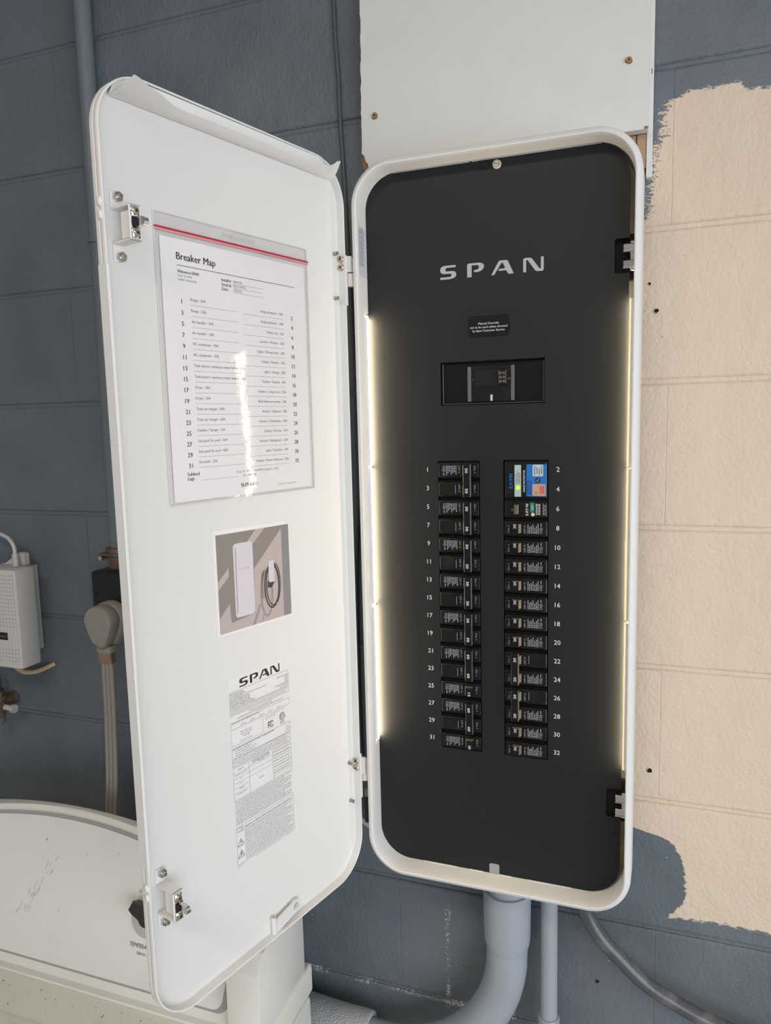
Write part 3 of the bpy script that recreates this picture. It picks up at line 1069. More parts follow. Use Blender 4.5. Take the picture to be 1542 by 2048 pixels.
line(bm, (-0.1682, -0.0862), (-0.1728, -0.0842), 0.0010, c, 0)
line(bm, (-0.1682, -0.0822), (-0.1728, -0.0842), 0.0010, c, 0)
disc(bm, -0.1705, -0.0775, c, 0.0007, 8, 0)
txt(bm, 'SURGE PROTECTOR', -0.1522, -0.0950, 0.0022, c, w=0.0285, rot=90, mi=1, bold=0.02)
for i, (u, v0, v1) in enumerate(((-0.1640, -0.0840, -0.0715), (-0.1618, -0.0845, -0.0712), (-0.1597, -0.0840, -0.0715))):
    rgx = random.Random(i)
    x = v0
    while x < v1:
        h_ = rgx.uniform(0.0008, 0.0024)
        rect(bm, u, u + 0.0012, x, x + h_, c, 2)
        x += h_ + 0.0006
for i in range(4):
    rect(bm, -0.1404 + i * 0.0030, -0.1390 + i * 0.0030, -0.0728 + (i % 2) * 0.0014, -0.0612 - (i % 3) * 0.0014, c, 2)
for i in range(2):
    rect(bm, -0.1490 + i * 0.0032, -0.1475 + i * 0.0032, -0.0985, -0.0800, c, 3)
poly(bm, [(-0.1357 + 0.0038 * math.cos(math.radians(22.5 + 45 * i)), -0.0796 + 0.0038 * math.sin(math.radians(22.5 + 45 * i))) for i in range(8)], c, 4)
poly(bm, [(-0.1377, -0.0812), (-0.1352, -0.0788), (-0.1362, -0.0786), (-0.1338, -0.0778), (-0.1358, -0.0797), (-0.1349, -0.0800)], c + 0.0001, 1)
for i in range(4):
    rect(bm, -0.1330 + i * 0.0016, -0.1322 + i * 0.0016, -0.0978 + (i % 2) * 0.001, -0.0868, c, 5)
ringflat(bm, -0.1378, -0.0965, c, 0.0016, 0.0022, 14, 2)
ringflat(bm, -0.1378, -0.0965, c, 0.0005, 0.0010, 10, 2)
obj('lettering', bm, [BLUE, WINK, INKG, DBLUE, INK, RED], sp_, smooth=0, recalc=False)
bm = B()
cyl(bm, (-0.1614, -0.0894, 0.1335), (-0.1614, -0.0894, 0.1348), 0.0027, 0.0022, 16)
obj('indicator_light', bm, GREENLED, sp_)['label'] = 'lit green indicator'

# arc-fault breaker with test button
af = thing('arc_fault_breaker', 'single-pole breaker with green test label and cream button, right column', 'breaker', (-0.1516, -0.131, slot_z(2)))
zc = slot_z(2)
bm = B()
bx(bm, -0.1796, -0.1236, zc - 0.0124, zc + 0.0124, 0.118, 0.1290, 0.0006)
bx(bm, -0.1786, -0.1240, zc - 0.0098, zc + 0.0098, 0.1280, 0.1340, 0.0008)
obj('body', bm, BRK, af)
bm = B()
P = [(-0.1604, 0.1338), (-0.1612, 0.1402), (-0.1656, 0.1395), (-0.1662, 0.1338)]
loft(bm, [[(u, zc - 0.0060, c) for u, c in P], [(u, zc + 0.0060, c) for u, c in P]], True, (True, True))
obj('lever', bm, LEVER, af, smooth=0)
bm = B()
rect(bm, -0.1456, -0.1398, zc - 0.0040, zc + 0.0092, 0.1342, 0)
obj('test_label', bm, GREEN, af, smooth=0)['label'] = 'green patch reading TEST'
bm = B()
cyl(bm, (-0.1420, zc - 0.0066, 0.1338), (-0.1420, zc - 0.0066, 0.1362), 0.0024, 0.0021, 14)
obj('test_button', bm, CREAMBTN, af)['label'] = 'round cream button'
bm = B()
c = 0.1344
txt(bm, 'TEST', -0.1414, zc - 0.0012, 0.0021, c, w=0.0078, rot=90, mi=0, bold=0.02)
txt(bm, 'E', -0.1478, zc - 0.0078, 0.0034, c, rot=90, mi=0, bold=0.03)
txt(bm, 'T', -0.1478, zc - 0.0012, 0.0034, c, rot=90, mi=0, bold=0.03)
txt(bm, 'N', -0.1478, zc + 0.0040, 0.0034, c, rot=90, mi=0, bold=0.03)
line(bm, (-0.1478, zc - 0.0046), (-0.1512, zc - 0.0031), 0.0009, c, 0)
line(bm, (-0.1478, zc - 0.0016), (-0.1512, zc - 0.0031), 0.0009, c, 0)
disc(bm, -0.1495, zc + 0.0026, c, 0.0006, 8, 0)
txt(bm, '15', -0.1672, zc - 0.0026, 0.0028, c, rot=90, mi=1)
for i, u in enumerate((-0.1380, -0.1358, -0.1336, -0.1290, -0.1268)):
    rgx = random.Random(i + 3)
    x = zc - 0.0070
    while x < zc + 0.0065:
        h_ = rgx.uniform(0.0012, 0.0036)
        rect(bm, u, u + 0.0011, x, x + h_, c, 0 if i < 3 else 1)
        x += h_ + 0.0007
obj('lettering', bm, [WINK, GINK], af, smooth=0, recalc=False)

# ------------------------------------------------------------------ the door (part of the panel), in the DOOR frame: a = -s
HF = -0.0115     # the inner face lies this far behind the lip
door = None
bm = B()
DB = (-0.3620, 0.0, PZ0 + 0.0005, PZ1)
rr_sweep(bm, DB, CR, [(0.010, -0.0150), (0.003, -0.0146), (0.0004, -0.0128), (0.0002, -0.0080), (0.0009, -0.0074), (0.0003, -0.0066), (0.0, -0.0012), (0.0006, -0.0001), (0.0015, 0.0), (0.0023, -0.0006), (0.0027, HF + 0.0006), (0.0038, HF)], 14, (True, True))
door = obj('door', bm, WHITE, panel, M=DOOR, smooth=40)
door['label'] = 'white panel door swung open on its left hinges, inner face showing'


def dobj(name, bm, mats, smooth=32, recalc=True, label=None):
    o = obj(name, bm, mats, door, M=DOOR, smooth=smooth, recalc=recalc)
    if label:
        o['label'] = label
    return o


# lip reinforcement strips
bm = B()
bx(bm, -0.3632, -0.3598, -0.4571, 0.1544, -0.0125, 0.0018, 0.0007)
dobj('lip_strip', bm, WHITE)
for z0, z1, k0, k1 in ((0.1551, 0.2201, 0.1985, 0.2188), (-0.5391, -0.4731, -0.5040, -0.4790)):
    bm = B()
    bx(bm, -0.0026, 0.0016, z0, z1, -0.0125, 0.0014, 0.0006)
    dobj('lip_strip', bm, WHITE)
    bm = B()
    slab(bm, [(0.0012, k0), (0.0060, k0), (0.0072, k0 + 0.002), (0.0072, k1 - 0.004), (0.0050, k1), (0.0012, k1)], -0.0085, 0.0062)
    dobj('hinge_knuckle', bm, WHITE)
    # cross-head screws through the lip, seen on its inner side
    zs = (k0 + k1) / 2 + (0.0015 if z0 > 0 else 0.002)
    M_lip = Matrix(((DN.x, 0, DU.x, DO.x + DU.x * 0.0028), (DN.y, 0, DU.y, DO.y + DU.y * 0.0028), (0, 1, 0, 0), (0, 0, 0, 1)))
    for dz in (-0.0052, 0.0052):
        bm = B()
        phillips(bm, -0.0058, zs + dz, 0.0, 0.0047, 0, 1, 30)
        obj('screw', bm, [BRASSY, DARK], door, M=M_lip)
# painted rivet heads on the outer edge
M_out = Matrix(((DN.x, 0, DU.x, DO.x + DU.x * 0.362), (DN.y, 0, DU.y, DO.y + DU.y * 0.362), (0, 1, 0, 0), (0, 0, 0, 1)))
for zc in (0.2105, 0.1985, -0.4790, -0.4900):
    bm = B()
    n = 12
    loft(bm, [[(-0.0048 + 0.0036 * k * math.cos(6.283 * i / n), zc + 0.0046 * k * math.sin(6.283 * i / n), h_) for i in range(n)] for k, h_ in ((1, -0.0004), (0.9, 0.0010), (0.6, 0.0017), (0.2, 0.0020))], True, (False, True))
    obj('rivet', bm, WHITE, door, M=M_out, smooth=80)
# latches
for zc in (0.1922, -0.5026):
    bm = B()
    t = 0.0016
    for s_ in (1, -1):
        z0, z1 = zc + s_ * 0.0166, zc + s_ * 0.0330
        bx(bm, -0.3464, -0.3340, min(z0, z1), max(z0, z1), HF, HF + t, 0.0005)
        bx(bm, -0.3464, -0.3336, min(z0, z0 - s_ * t), max(z0, z0 - s_ * t), HF, 0.0175, 0.0004)
    bx(bm, -0.3464, -0.3336, zc - 0.0166, zc + 0.0166, 0.0175 - t, 0.0175, 0.0004)
    bx(bm, -0.3420, -0.3340, zc - 0.0130, zc + 0.0125, -0.002, 0.0162, 0.0005)
    dobj('latch_bracket', bm, WHITE)
    for s_ in (1, -1):
        zb = zc + s_ * 0.0280
        bm = B()
        n = 6
        loft(bm, [[(-0.3395 + 0.0052 * k * math.cos(6.283 * i / n + 0.3), zb + 0.0052 * k * math.sin(6.283 * i / n + 0.3), h_) for i in range(n)] for k, h_ in ((1, HF + t), (1, HF + t + 0.0036), (0.9, HF + t + 0.0044))], True, (False, True))
        cyl(bm, (-0.3395, zb, HF + t + 0.003), (-0.3395, zb, HF + t + 0.0078), 0.0027, 0.0022, 12)
        dobj('hex_nut', bm, STEEL, 20)
    bm = B()
    bx(bm, -0.3452, -0.3362, zc + 0.0045, zc + 0.0148, 0.0175, 0.0194, 0.0006)
    bx(bm, -0.3452, -0.3362, zc - 0.0148, zc - 0.0052, 0.0175, 0.0194, 0.0006)
    bx(bm, -0.3452, -0.3446, zc - 0.0148, zc + 0.0148, 0.0172, 0.0188, 0.0002)
    P = [(0.0062, 0.0186), (0.0040, 0.0215), (0.0035, 0.0300), (0.0018, 0.0325), (-0.0022, 0.0330), (-0.0044, 0.0312), (-0.0040, 0.0220), (-0.0066, 0.0186)]
    loft(bm, [[(-0.3448 + 0.0035, zc + v, c_) for v, c_ in P], [(-0.3364, zc + v, c_) for v, c_ in P]], True, (True, True))
    dobj('striker', bm, CHROME, 50, label='bright chrome striker')
    bm = B()
    bx(bm, -0.3450, -0.3412, zc - 0.0050, zc + 0.0042, 0.0174, 0.0200)
    dobj('striker_slot', bm, DARK)
    for dz in (0.0098, -0.0102):
        bm = B()
        phillips(bm, -0.3405, zc + dz, 0.0193, 0.0036, 0, 1, 40)
        dobj('screw', bm, [BRASSY, DARK])
for s, zc in ((0.0112, 0.2217), (0.0121, 0.1644), (0.0137, -0.4841), (0.0130, -0.5414)):
    bm = B()
    prof = []
    for i in range(6):
        prof += [(HF + i * 0.0012, 0.0022), (HF + i * 0.0012 + 0.0006, 0.0026)]
    n = 10
    loft(bm, [[(-s + r_ * math.cos(6.283 * i / n), zc + r_ * math.sin(6.283 * i / n), h_) for i in range(n)] for h_, r_ in prof], True, (False, True))
    dobj('stud', bm, STEEL, 20)
# padlock hasp at the bottom
bm = B()
w0, w1 = -0.1775, -0.1400
loop = [(w0, -0.6452), (w1, -0.6375)]
for i in range(9):
    t = math.radians(-80 + 180 * i / 8)
    loop.append((w1 + 0.0085 * math.cos(t) + 0.0005, -0.6290 + 0.0085 * math.sin(t)))
loop += [(w0, -0.6270)]
hole = [(w1 - 0.0002 + 0.0050 * math.cos(6.283 * i / 12), -0.6288 + 0.0052 * math.sin(6.283 * i / 12)) for i in range(12)]
plate(bm, loop, [hole], HF + 0.0050, HF + 0.0070)
dobj('hasp', bm, WHITE, 20)
bm = B()
cyl(bm, (-0.1795, -0.6465, HF + 0.0045), (-0.1795, -0.6225, HF + 0.0045), 0.0034, 0.0034, 12)
bx(bm, -0.1835, -0.1795, -0.6455, -0.6240, HF, HF + 0.0015, 0.0003)
dobj('hasp_pivot', bm, WHITE)
cyl_b = B()
cyl(cyl_b, (-0.1795, -0.6224, HF + 0.0045), (-0.1795, -0.6208, HF + 0.0045), 0.0018, 0.0018, 8)
dobj('hasp_pin', cyl_b, STEEL)

# rating label stuck to the door (print and backing in one sheet)
bm = B()
c0, c1 = HF + 0.0001, HF + 0.0003
poly(bm, rr(-0.2311, -0.1283, -0.5312, -0.2950, 0.003, 4), c0, 0)


def bars_(bm, a0, a1, b, h, c, seed, mi):
    bars(bm, a0, a1, b, h, c, seed, mi, 0.0024)


def box_outline(a0, a1, b0, b1, c, w, mi):
    for p, q in (((a0, b0), (a1, b0)), ((a1, b0), (a1, b1)), ((a1, b1), (a0, b1)), ((a0, b1), (a0, b0))):
        line(bm, p, q, w, c, mi)


kh = 0.0106
logo(bm, [('S', -0.2135), ('P', -0.1964), ('A', -0.1812), ('N', -0.1615)], -0.3088, kh, c1, 1, 1.04)
LW = 0.00035
box_outline(-0.2300, -0.1304, -0.3396, -0.3112, c1, LW, 2)
ys = [-0.3138 - 0.00262 * i for i in range(7)]
left_t = ['SPAN SMART PANEL', 'VOLTAGE RANGE (Vac):', 'MAX MAINS RATING:', 'MAX BUS CURRENT RATING:', 'MAX INPUT SHORT CIRCUIT:', 'ENCLOSURE RATING (UL 50E):', 'OPERATING TEMPERATURE RANGE:']
right_t = ['', '120/240 VAC, 60 Hz', '200 A', '225 A', '22 kA', 'TYPE 3R, RAINPROOF', '-30\u00b0C TO 50\u00b0C']
for y, l_, r_ in zip(ys, left_t, right_t):
    txt(bm, l_, -0.2290, y - 0.0008, 0.00165, c1, mi=1)
    if r_:
        txt(bm, r_, -0.1314, y - 0.0008, 0.00165, c1, al='R', mi=1)
txt(bm, '(SEE INSTALLED MAIN BREAKER RATING)', -0.2040, ys[2] - 0.0008, 0.0013, c1, mi=2)
for i in range(3):
    bars_(bm, -0.2290, -0.1318 - 0.004 * (i == 2), -0.3335 - 0.0023 * i, 0.0010, c1, i, 2)
line(bm, (-0.2300, -0.3318), (-0.1304, -0.3318), LW, c1, 2)
txt(bm, 'SUITABLE FOR USE AS SERVICE EQUIPMENT', -0.1802, -0.3430, 0.0014, c1, al='C', mi=1)
txt(bm, 'SUITABLE FOR USE AS A MICROGRID INTERCONNECTION DEVICE', -0.1802, -0.3458, 0.0014, c1, w=0.078, al='C', mi=1)
box_outline(-0.2300, -0.1304, -0.3565, -0.3482, c1, LW, 2)
txt(bm, 'INSTALLED MAIN BREAKER RATING:', -0.2285, -0.3502, 0.0014, c1, w=0.046, mi=1)
for i in range(5):
    a = -0.2140 + 0.0155 * i
    box_outline(a, a + 0.0022, -0.3553, -0.3531, c1, 0.0003, 2)
    bars(bm, a + 0.0034, a + 0.0080, -0.3548, 0.0012, c1, i, 2, 0.002)
box_outline(-0.2300, -0.1780, -0.3770, -0.3565, c1, LW, 3)
for i, w_ in enumerate((0.020, 0.018, 0.010)):
    bars(bm, -0.2060 - w_ / 2, -0.2060 + w_ / 2, -0.3640 - 0.0030 * i, 0.0012, c1, i + 20, 2)
bars(bm, -0.2160, -0.1960, -0.3748, 0.0010, c1, 31, 2)
bars(bm, -0.1740, -0.1380, -0.3595, 0.0009, c1, 32, 2)
bars(bm, -0.1740, -0.1560, -0.3622, 0.0009, c1, 33, 2)
# FCC mark
rect(bm, -0.1698, -0.1688, -0.3755, -0.3675, c1, 1)
rect(bm, -0.1698, -0.1650, -0.3685, -0.3675, c1, 1)
rect(bm, -0.1698, -0.1662, -0.3722, -0.3712, c1, 1)
ringflat(bm, -0.1632, -0.3715, c1, 0.0033, 0.0042, 18, 1, 40, 320)
ringflat(bm, -0.1628, -0.3715, c1, 0.0015, 0.0022, 14, 1, 45, 315)
# listing mark
ringflat(bm, -0.1443, -0.3682, c1, 0.0043, 0.0049, 22, 1)
ringflat(bm, -0.1443, -0.3682, c1, 0.0033, 0.0037, 20, 1)
txt(bm, 'ETL', -0.1443, -0.3703, 0.0042, c1, w=0.0062, al='C', mi=1)
txt(bm, 'US', -0.1388, -0.3708, 0.0012, c1, mi=1)
bars(bm, -0.1480, -0.1408, -0.3752, 0.0013, c1, 41, 1, 0.004)
bars(bm, -0.1482, -0.1406, -0.3776, 0.0013, c1, 42, 1, 0.004)
box_outline(-0.2300, -0.1308, -0.4448, -0.3798, c1, LW, 2)
bars(bm, -0.2290, -0.1600, -0.3818, 0.0013, c1, 50, 1)
for i, (w_, v_) in enumerate(((0.018, 0.004), (0.026, 0.004), (0.024, 0.006))):
    bars(bm, -0.2250, -0.2250 + w_ + 0.008, -0.3848 - 0.0029 * i, 0.0012, c1, 51 + i, 2)
    bars(bm, -0.1365 - v_ * 0.5, -0.1325, -0.3848 - 0.0029 * i, 0.0012, c1, 61 + i, 2, 0.002)
line(bm, (-0.2300, -0.3922), (-0.1308, -0.3930), LW, c1, 2)
for i in range(4):
    bars_(bm, -0.2290, -0.1325 - 0.004 * (i % 2), -0.3945 - 0.0027 * i, 0.0013, c1, 70 + i, 2)
line(bm, (-0.2300, -0.4042), (-0.1308, -0.4046), LW, c1, 2)
for b in (-0.4118, -0.4180, -0.4240, -0.4300, -0.4360):
    line(bm, (-0.2300, b), (-0.2045, b), LW, c1, 3)
for b in (-0.4118, -0.4178, -0.4240):
    line(bm, (-0.2045, b), (-0.1640, b), LW, c1, 3)
for b in (-0.4090, -0.4150, -0.4215, -0.4290, -0.4360, -0.4405):
    line(bm, (-0.1640, b), (-0.1308, b), LW, c1, 3)
line(bm, (-0.2045, -0.4044), (-0.2045, -0.4448), LW, c1, 2)
line(bm, (-0.1640, -0.4044), (-0.1640, -0.4448), LW, c1, 2)
for i in range(7):
    w_ = (0.010, 0.020, 0.003, 0.006, 0.008, 0.016, 0)[i]
    if w_:
        bars(bm, -0.2172 - w_ / 2, -0.2172 + w_ / 2, -0.4086 - 0.0060 * i, 0.0012, c1, 80 + i, 1 if i == 0 else 2)
bars(bm, -0.1990, -0.1695, -0.4068, 0.0013, c1, 90, 1)
bars(bm, -0.1990, -0.1690, -0.4092, 0.0013, c1, 91, 1)
bars(bm, -0.1880, -0.1790, -0.4110, 0.0010, c1, 92, 2)
bars(bm, -0.1890, -0.1795, -0.4330, 0.0012, c1, 93, 2)
for i in range(9):
    bars(bm, -0.1618, -0.1335, -0.4068 - 0.0039 * i, 0.0011, c1, 100 + i, 2, 0.0028)
for i in range(13):
    bars_(bm, -0.2295, -0.1325 - 0.012 * ((i * 5) % 4 == 1), -0.4475 - 0.00238 * i, 0.0012, c1, 120 + i, 2)
box_outline(-0.2300, -0.1304, -0.5265, -0.4792, c1, LW, 2)
line(bm, (-0.2300, -0.4858), (-0.1304, -0.4852), LW, c1, 3)
bars(bm, -0.2160, -0.1335, -0.4838, 0.0015, c1, 140, 1)
for i in range(15):
    bars_(bm, -0.2165, -0.1325 - 0.010 * ((i * 7) % 5 == 2), -0.4880 - 0.00262 * i, 0.0012, c1, 150 + i, 2)
box_outline(-0.2280, -0.2195, -0.4850, -0.4805, c1, LW, 2)
txt(bm, 'i', -0.2212, -0.4843, 0.0030, c1, mi=1, bold=0.02)
line(bm, (-0.2238, -0.4850), (-0.2238, -0.4805), LW, c1, 2)
for zt_ in (-0.4945, -0.5095):
    P = [(-0.2285, zt_ - 0.0090), (-0.2185, zt_ - 0.0090), (-0.2235, zt_)]
    for i in range(3):
        line(bm, P[i], P[(i + 1) % 3], 0.0006, c1, 1)
txt(bm, '!', -0.2235, -0.5022, 0.0050, c1, al='C', mi=1, bold=0.02)
poly(bm, [(-0.2238, -0.5122), (-0.2226, -0.5122), (-0.2232, -0.5144), (-0.2224, -0.5144), (-0.2240, -0.5178), (-0.2238, -0.5154), (-0.2246, -0.5154)], c1, 1)
bars_(bm, -0.2295, -0.2200, -0.5295, 0.0012, c1, 170, 2)
bars(bm, -0.2000, -0.1545, -0.5293, 0.0010, c1, 171, 3)
bars(bm, -0.1450, -0.1320, -0.5293, 0.0010, c1, 172, 3)
LBL = mat('label_sheet', (0.84, 0.815, 0.805), 0.35)
dobj('rating_label', bm, [LBL, INK, mat('label_grey_ink', (0.20, 0.19, 0.19), 0.6), mat('label_pale_ink', (0.36, 0.34, 0.34), 0.6)], 0, False, 'tall printed rating label with logo and warning triangles')

# ------------------------------------------------------------------ paper pocket along the top of the door
def surf(bm, fn, nu, nv, mi=0):
    V = [[bm.verts.new(fn(i / nu, j / nv)) for j in range(nv + 1)] for i in range(nu + 1)]
    for i in range(nu):
        for j in range(nv):
            bm.faces.new((V[i][j], V[i + 1][j], V[i + 1][j + 1], V[i][j + 1])).material_index = mi


def lerp_tab(u, tab):
    for (u0, v0), (u1, v1) in zip(tab, tab[1:]):
        if u <= u1:
            t = (u - u0) / (u1 - u0)
            t = t * t * (3 - 2 * t)
            return v0 + (v1 - v0) * t
    return tab[-1][1]


def flap(u, v):
    """front leaf of the folded strip: leans well out at its outer corner, curls up at the hinge corner"""
    a = -0.3413 + u * (0.3413 - 0.0147)
    z0 = 0.3121 + 0.0012 * u
    H = lerp_tab(u, [(0, 0.0065), (0.16, 0.0030), (0.5, 0.0045), (0.85, 0.0040), (0.93, 0.0075), (1, 0.0185)])
    O_ = lerp_tab(u, [(0, 0.0415), (0.08, 0.034), (0.22, 0.0205), (0.5, 0.0195), (0.85, 0.0195), (1, 0.0220)])
    return (a - 0.004 * v * u, z0 + H * v ** 1.6 - 0.0015 * math.sin(math.pi * v), HF + 0.0009 + O_ * v)


bm = B()
surf(bm, flap, 48, 8)
surf(bm, lambda u, v: (-0.3413 + u * 0.3266, 0.3121 + 0.0012 * u + v * (0.0188 - 0.010 * max(0, 1 - u / .06) - 0.006 * max(0, (u - .93) / .07)), HF + 0.0009 + 0.0092 * v), 48, 3)
bmesh.ops.remove_doubles(bm, verts=bm.verts, dist=1e-5)
bmesh.ops.recalc_face_normals(bm, faces=bm.faces)
bmesh.ops.solidify(bm, geom=bm.faces[:], thickness=0.0004)
ff = obj('film_flap', bm, FILM, M=DOOR, loc=DOOR @ Vector((-0.178, 0.3125, HF)), smooth=60)
tag(ff, 'white folded film strip curling off the top of the open door', 'film')

# ------------------------------------------------------------------ zip pouch with the breaker map
po = thing('document_pouch', 'clear zip pouch with a red zip line holding the printed breaker map', 'pouch', DOOR @ Vector((-0.182, -0.083, HF)))
dp = lambda name, bm, mats, smooth=32, recalc=True: obj(name, bm, mats, po, M=DOOR, smooth=smooth, recalc=recalc)
bm = B()
poly(bm, rr(-0.2980, -0.0665, -0.0830, 0.2176, 0.004, 4), HF + 0.0006)
dp('back_film', bm, VINYL, 0, False)
bm = B()
poly(bm, rr(-0.2921, -0.0734, -0.0800, 0.1945, 0.0006, 2), HF + 0.0012, 0)
c = HF + 0.0013
ink = 1
txt(bm, 'Breaker Map', -0.2718, 0.1737, 0.0072, c, w=0.0530, mi=1, bold=0.018)
rect(bm, -0.2715, -0.0919, 0.1676, 0.1682, c, 1)
txt(bm, 'Welcome to SPAN!', -0.2712, 0.1604, 0.0031, c, w=0.0282, mi=1, bold=0.018)
txt(bm, 'Scan to view', -0.2712, 0.1564, 0.0031, c, w=0.0190, mi=2)
txt(bm, 'owner resources', -0.2712, 0.1524, 0.0031, c, w=0.0248, mi=2)
for s, b in (('Installer:', 0.1598), ('Serial #:', 0.1548), ('Date:', 0.1500)):
    txt(bm, s, -0.2110, b, 0.0031, c, mi=1, bold=0.012)
for s, b, w_ in (('Aspex Solar', 0.1604, 0.0140), ('NJ-2415-EUK56', 0.1556, 0.0190), ('07/26/2025', 0.1505, 0.0130)):
    txt(bm, s, -0.1935, b, 0.0026, c, w=w_, mi=1)
    rect(bm, -0.1935, -0.1468, b - 0.0016, b - 0.0012, c, 3)
odd = ['Range - 50A', 'Range - 50A', 'Air handler - 30A', 'Air handler - 30A', 'AC condenser - 30A', 'AC condenser - 30A', 'Tank electric resistance water heater - 30A',
       'Tank electric resistance water heater - 30A', 'Dryer - 30A', 'Dryer - 30A', 'Tesla car charger - 60A', 'Tesla car charger - 60A', 'Outlets / Garage - 15A', 'Sub panel for pool - 60A', 'Sub panel for pool - 60A', 'Doorbell - 20A']
even = ['Surge protector - 30A', 'Surge protector - 30A', 'Master tub - 15A', 'Laundry / Washer - 20A', 'Lights / Dining room - 20A', 'Outlets / Kitchen - 20A', 'Lights / Garage - 20A', 'Outlets / Kitchen - 20A', 'Outlets / Living room - 20A',
        'Bold bedroom power - 20A', 'Kitchen / Disposal - 20A', 'Kitchen / Dishwasher - 20A', 'Outlets / Kitchen - 20A', 'Kitchen / Refrigerator - 20A', 'Lights / Outdoor - 20A', 'Outlets / Master bedroom - 20A']
for i in range(16):
    b = 0.1288 - 0.01155 * i
    txt(bm, str(2 * i + 1), -0.2680, b, 0.0047, c, al='C', mi=1, bold=0.012)
    txt(bm, odd[i], -0.2560, b + 0.0042, 0.0029, c, mi=1)
    rect(bm, -0.2560, -0.1885, b - 0.0005, b - 0.0001, c, 3)
    b2 = 0.1275 - 0.01170 * i
    txt(bm, str(2 * i + 2), -0.0988, b2, 0.0047, c, al='C', mi=1, bold=0.012)
    txt(bm, even[i], -0.1140, b2 + 0.0042, 0.0029, c, al='R', mi=1)
    rect(bm, -0.1797, -0.1140, b2 - 0.0005, b2 - 0.0001, c, 3)
txt(bm, 'Subfeed', -0.2730, -0.0530, 0.0036, c, mi=1, bold=0.012)
txt(bm, 'Lugs', -0.2730, -0.0578, 0.0036, c, mi=1, bold=0.012)
rect(bm, -0.2535, -0.1990, -0.0590, -0.0586, c, 3)
txt(bm, 'Scan to add or modify breakers, solar', -0.1330, -0.0545, 0.0031, c, al='R', mi=2)
txt(bm, 'or batteries', -0.1925, -0.0590, 0.0031, c, mi=2)
logo(bm, [('S', -0.1962), ('P', -0.1895), ('A', -0.1830), ('N', -0.1762)], -0.0712, 0.0040, c, 1)
bars(bm, -0.1340, -0.1020, -0.0737, 0.0016, c, 5, 3)
dp('printed_sheet', bm, [PAPER, INK, INKG, INKL], 0, False)
bm = B()
surf(bm, lambda u, v: (-0.2980 + u * 0.2315, -0.0830 + v * 0.2850, HF + 0.0018 + 0.0022 * math.sin(math.pi * u) ** 0.5 * math.sin(math.pi * v) ** 0.4 + 0.0012 * math.sin(5.5 * v + 1.6 * u) * math.sin(math.pi * u) - 0.0009 * math.sin(2 * math.pi * u)), 24, 30)
dp('front_film', bm, VINYL, 80, False)
bm = B()
poly(bm, rr(-0.2980, -0.0665, 0.2030, 0.2176, 0.004, 4), HF + 0.0017)
dp('top_flap', bm, VINYL, 0, False)
bm = B()
bx(bm, -0.2985, -0.0658, 0.2016, 0.2032, HF + 0.0008, HF + 0.0034, 0.0005, mi=0)
bx(bm, -0.2982, -0.0660, 0.1988, 0.2016, HF + 0.0008, HF + 0.0028, 0.0005, mi=1)
dp('zip', bm, [RED, REDL])
bm = B()
for a0, a1, b0, b1 in ((-0.2984, -0.2966, -0.0830, 0.2176), (-0.0684, -0.0664, -0.0830, 0.2176), (-0.2984, -0.0664, -0.0838, -0.0820), (-0.2955, -0.0690, 0.2166, 0.2182)):
    bx(bm, a0, a1, b0, b1, HF + 0.0002, HF + 0.0016, 0.0004)
dp('welded_seam', bm, mat('vinyl_seam', (0.68, 0.66, 0.655), 0.15))
bm = B()
txt(bm, 'SMART POUCH', -0.1820, 0.2078, 0.0042, HF + 0.0021, w=0.050, al='C', mi=0)
dp('embossing', bm, mat('embossed_vinyl', (0.62, 0.605, 0.59), 0.3), 0, False)

# ------------------------------------------------------------------ photo card
pc = thing('photo_card', 'white-bordered photo print of a white panel and a car charger, on the door', 'photo', DOOR @ Vector((-0.18, -0.242, HF)))
bm = B()
slab(bm, [(-0.2430, -0.2408), (-0.1186, -0.2430), (-0.1186, -0.1190), (-0.2430, -0.1170)], HF + 0.0001, HF + 0.0007)
obj('card', bm, LBL, pc, M=DOOR, smooth=0)
bm = B()
PA, PB, PW, PH = -0.2388, -0.2382, 0.1188, 0.1154
K = HF + 0.0008
mp_ = lambda q: (PA + q[0] * PW, PB + q[1] * PH - 0.0016 * q[0])
pp = lambda pts, k, mi: poly(bm, [mp_(q) for q in pts], K + 0.00008 * k, mi)
pp([(0, 0), (1, 0), (1, 1), (0, 1)], 0, 0)
pp([(0.404, 0.884), (0.524, 1.0), (0.656, 1.0), (0.479, 0.854)], 1, 1)
pp([(0.891, 0.964), (0.483, 0.592), (0.467, 0.123), (0.405, 0.0), (0.887, 0.0)], 1, 1)
pp([(0.144, 0.656), (0.144, 0.569), (0, 0.443), (0, 0.525)], 1, 1)
pp([(0.0, 0.159), (0.137, 0.288), (0.141, 0.195), (0.15, 0.094), (0.17, 0.087), (0.467, 0.127), (0.53, 0.19), (0.6, 0.1), (0.6, 0), (0, 0)], 2, 1)
pp([(0.891, 0.975), (0.89, 1), (1, 1), (1, 0), (0.887, 0)], 2, 2)
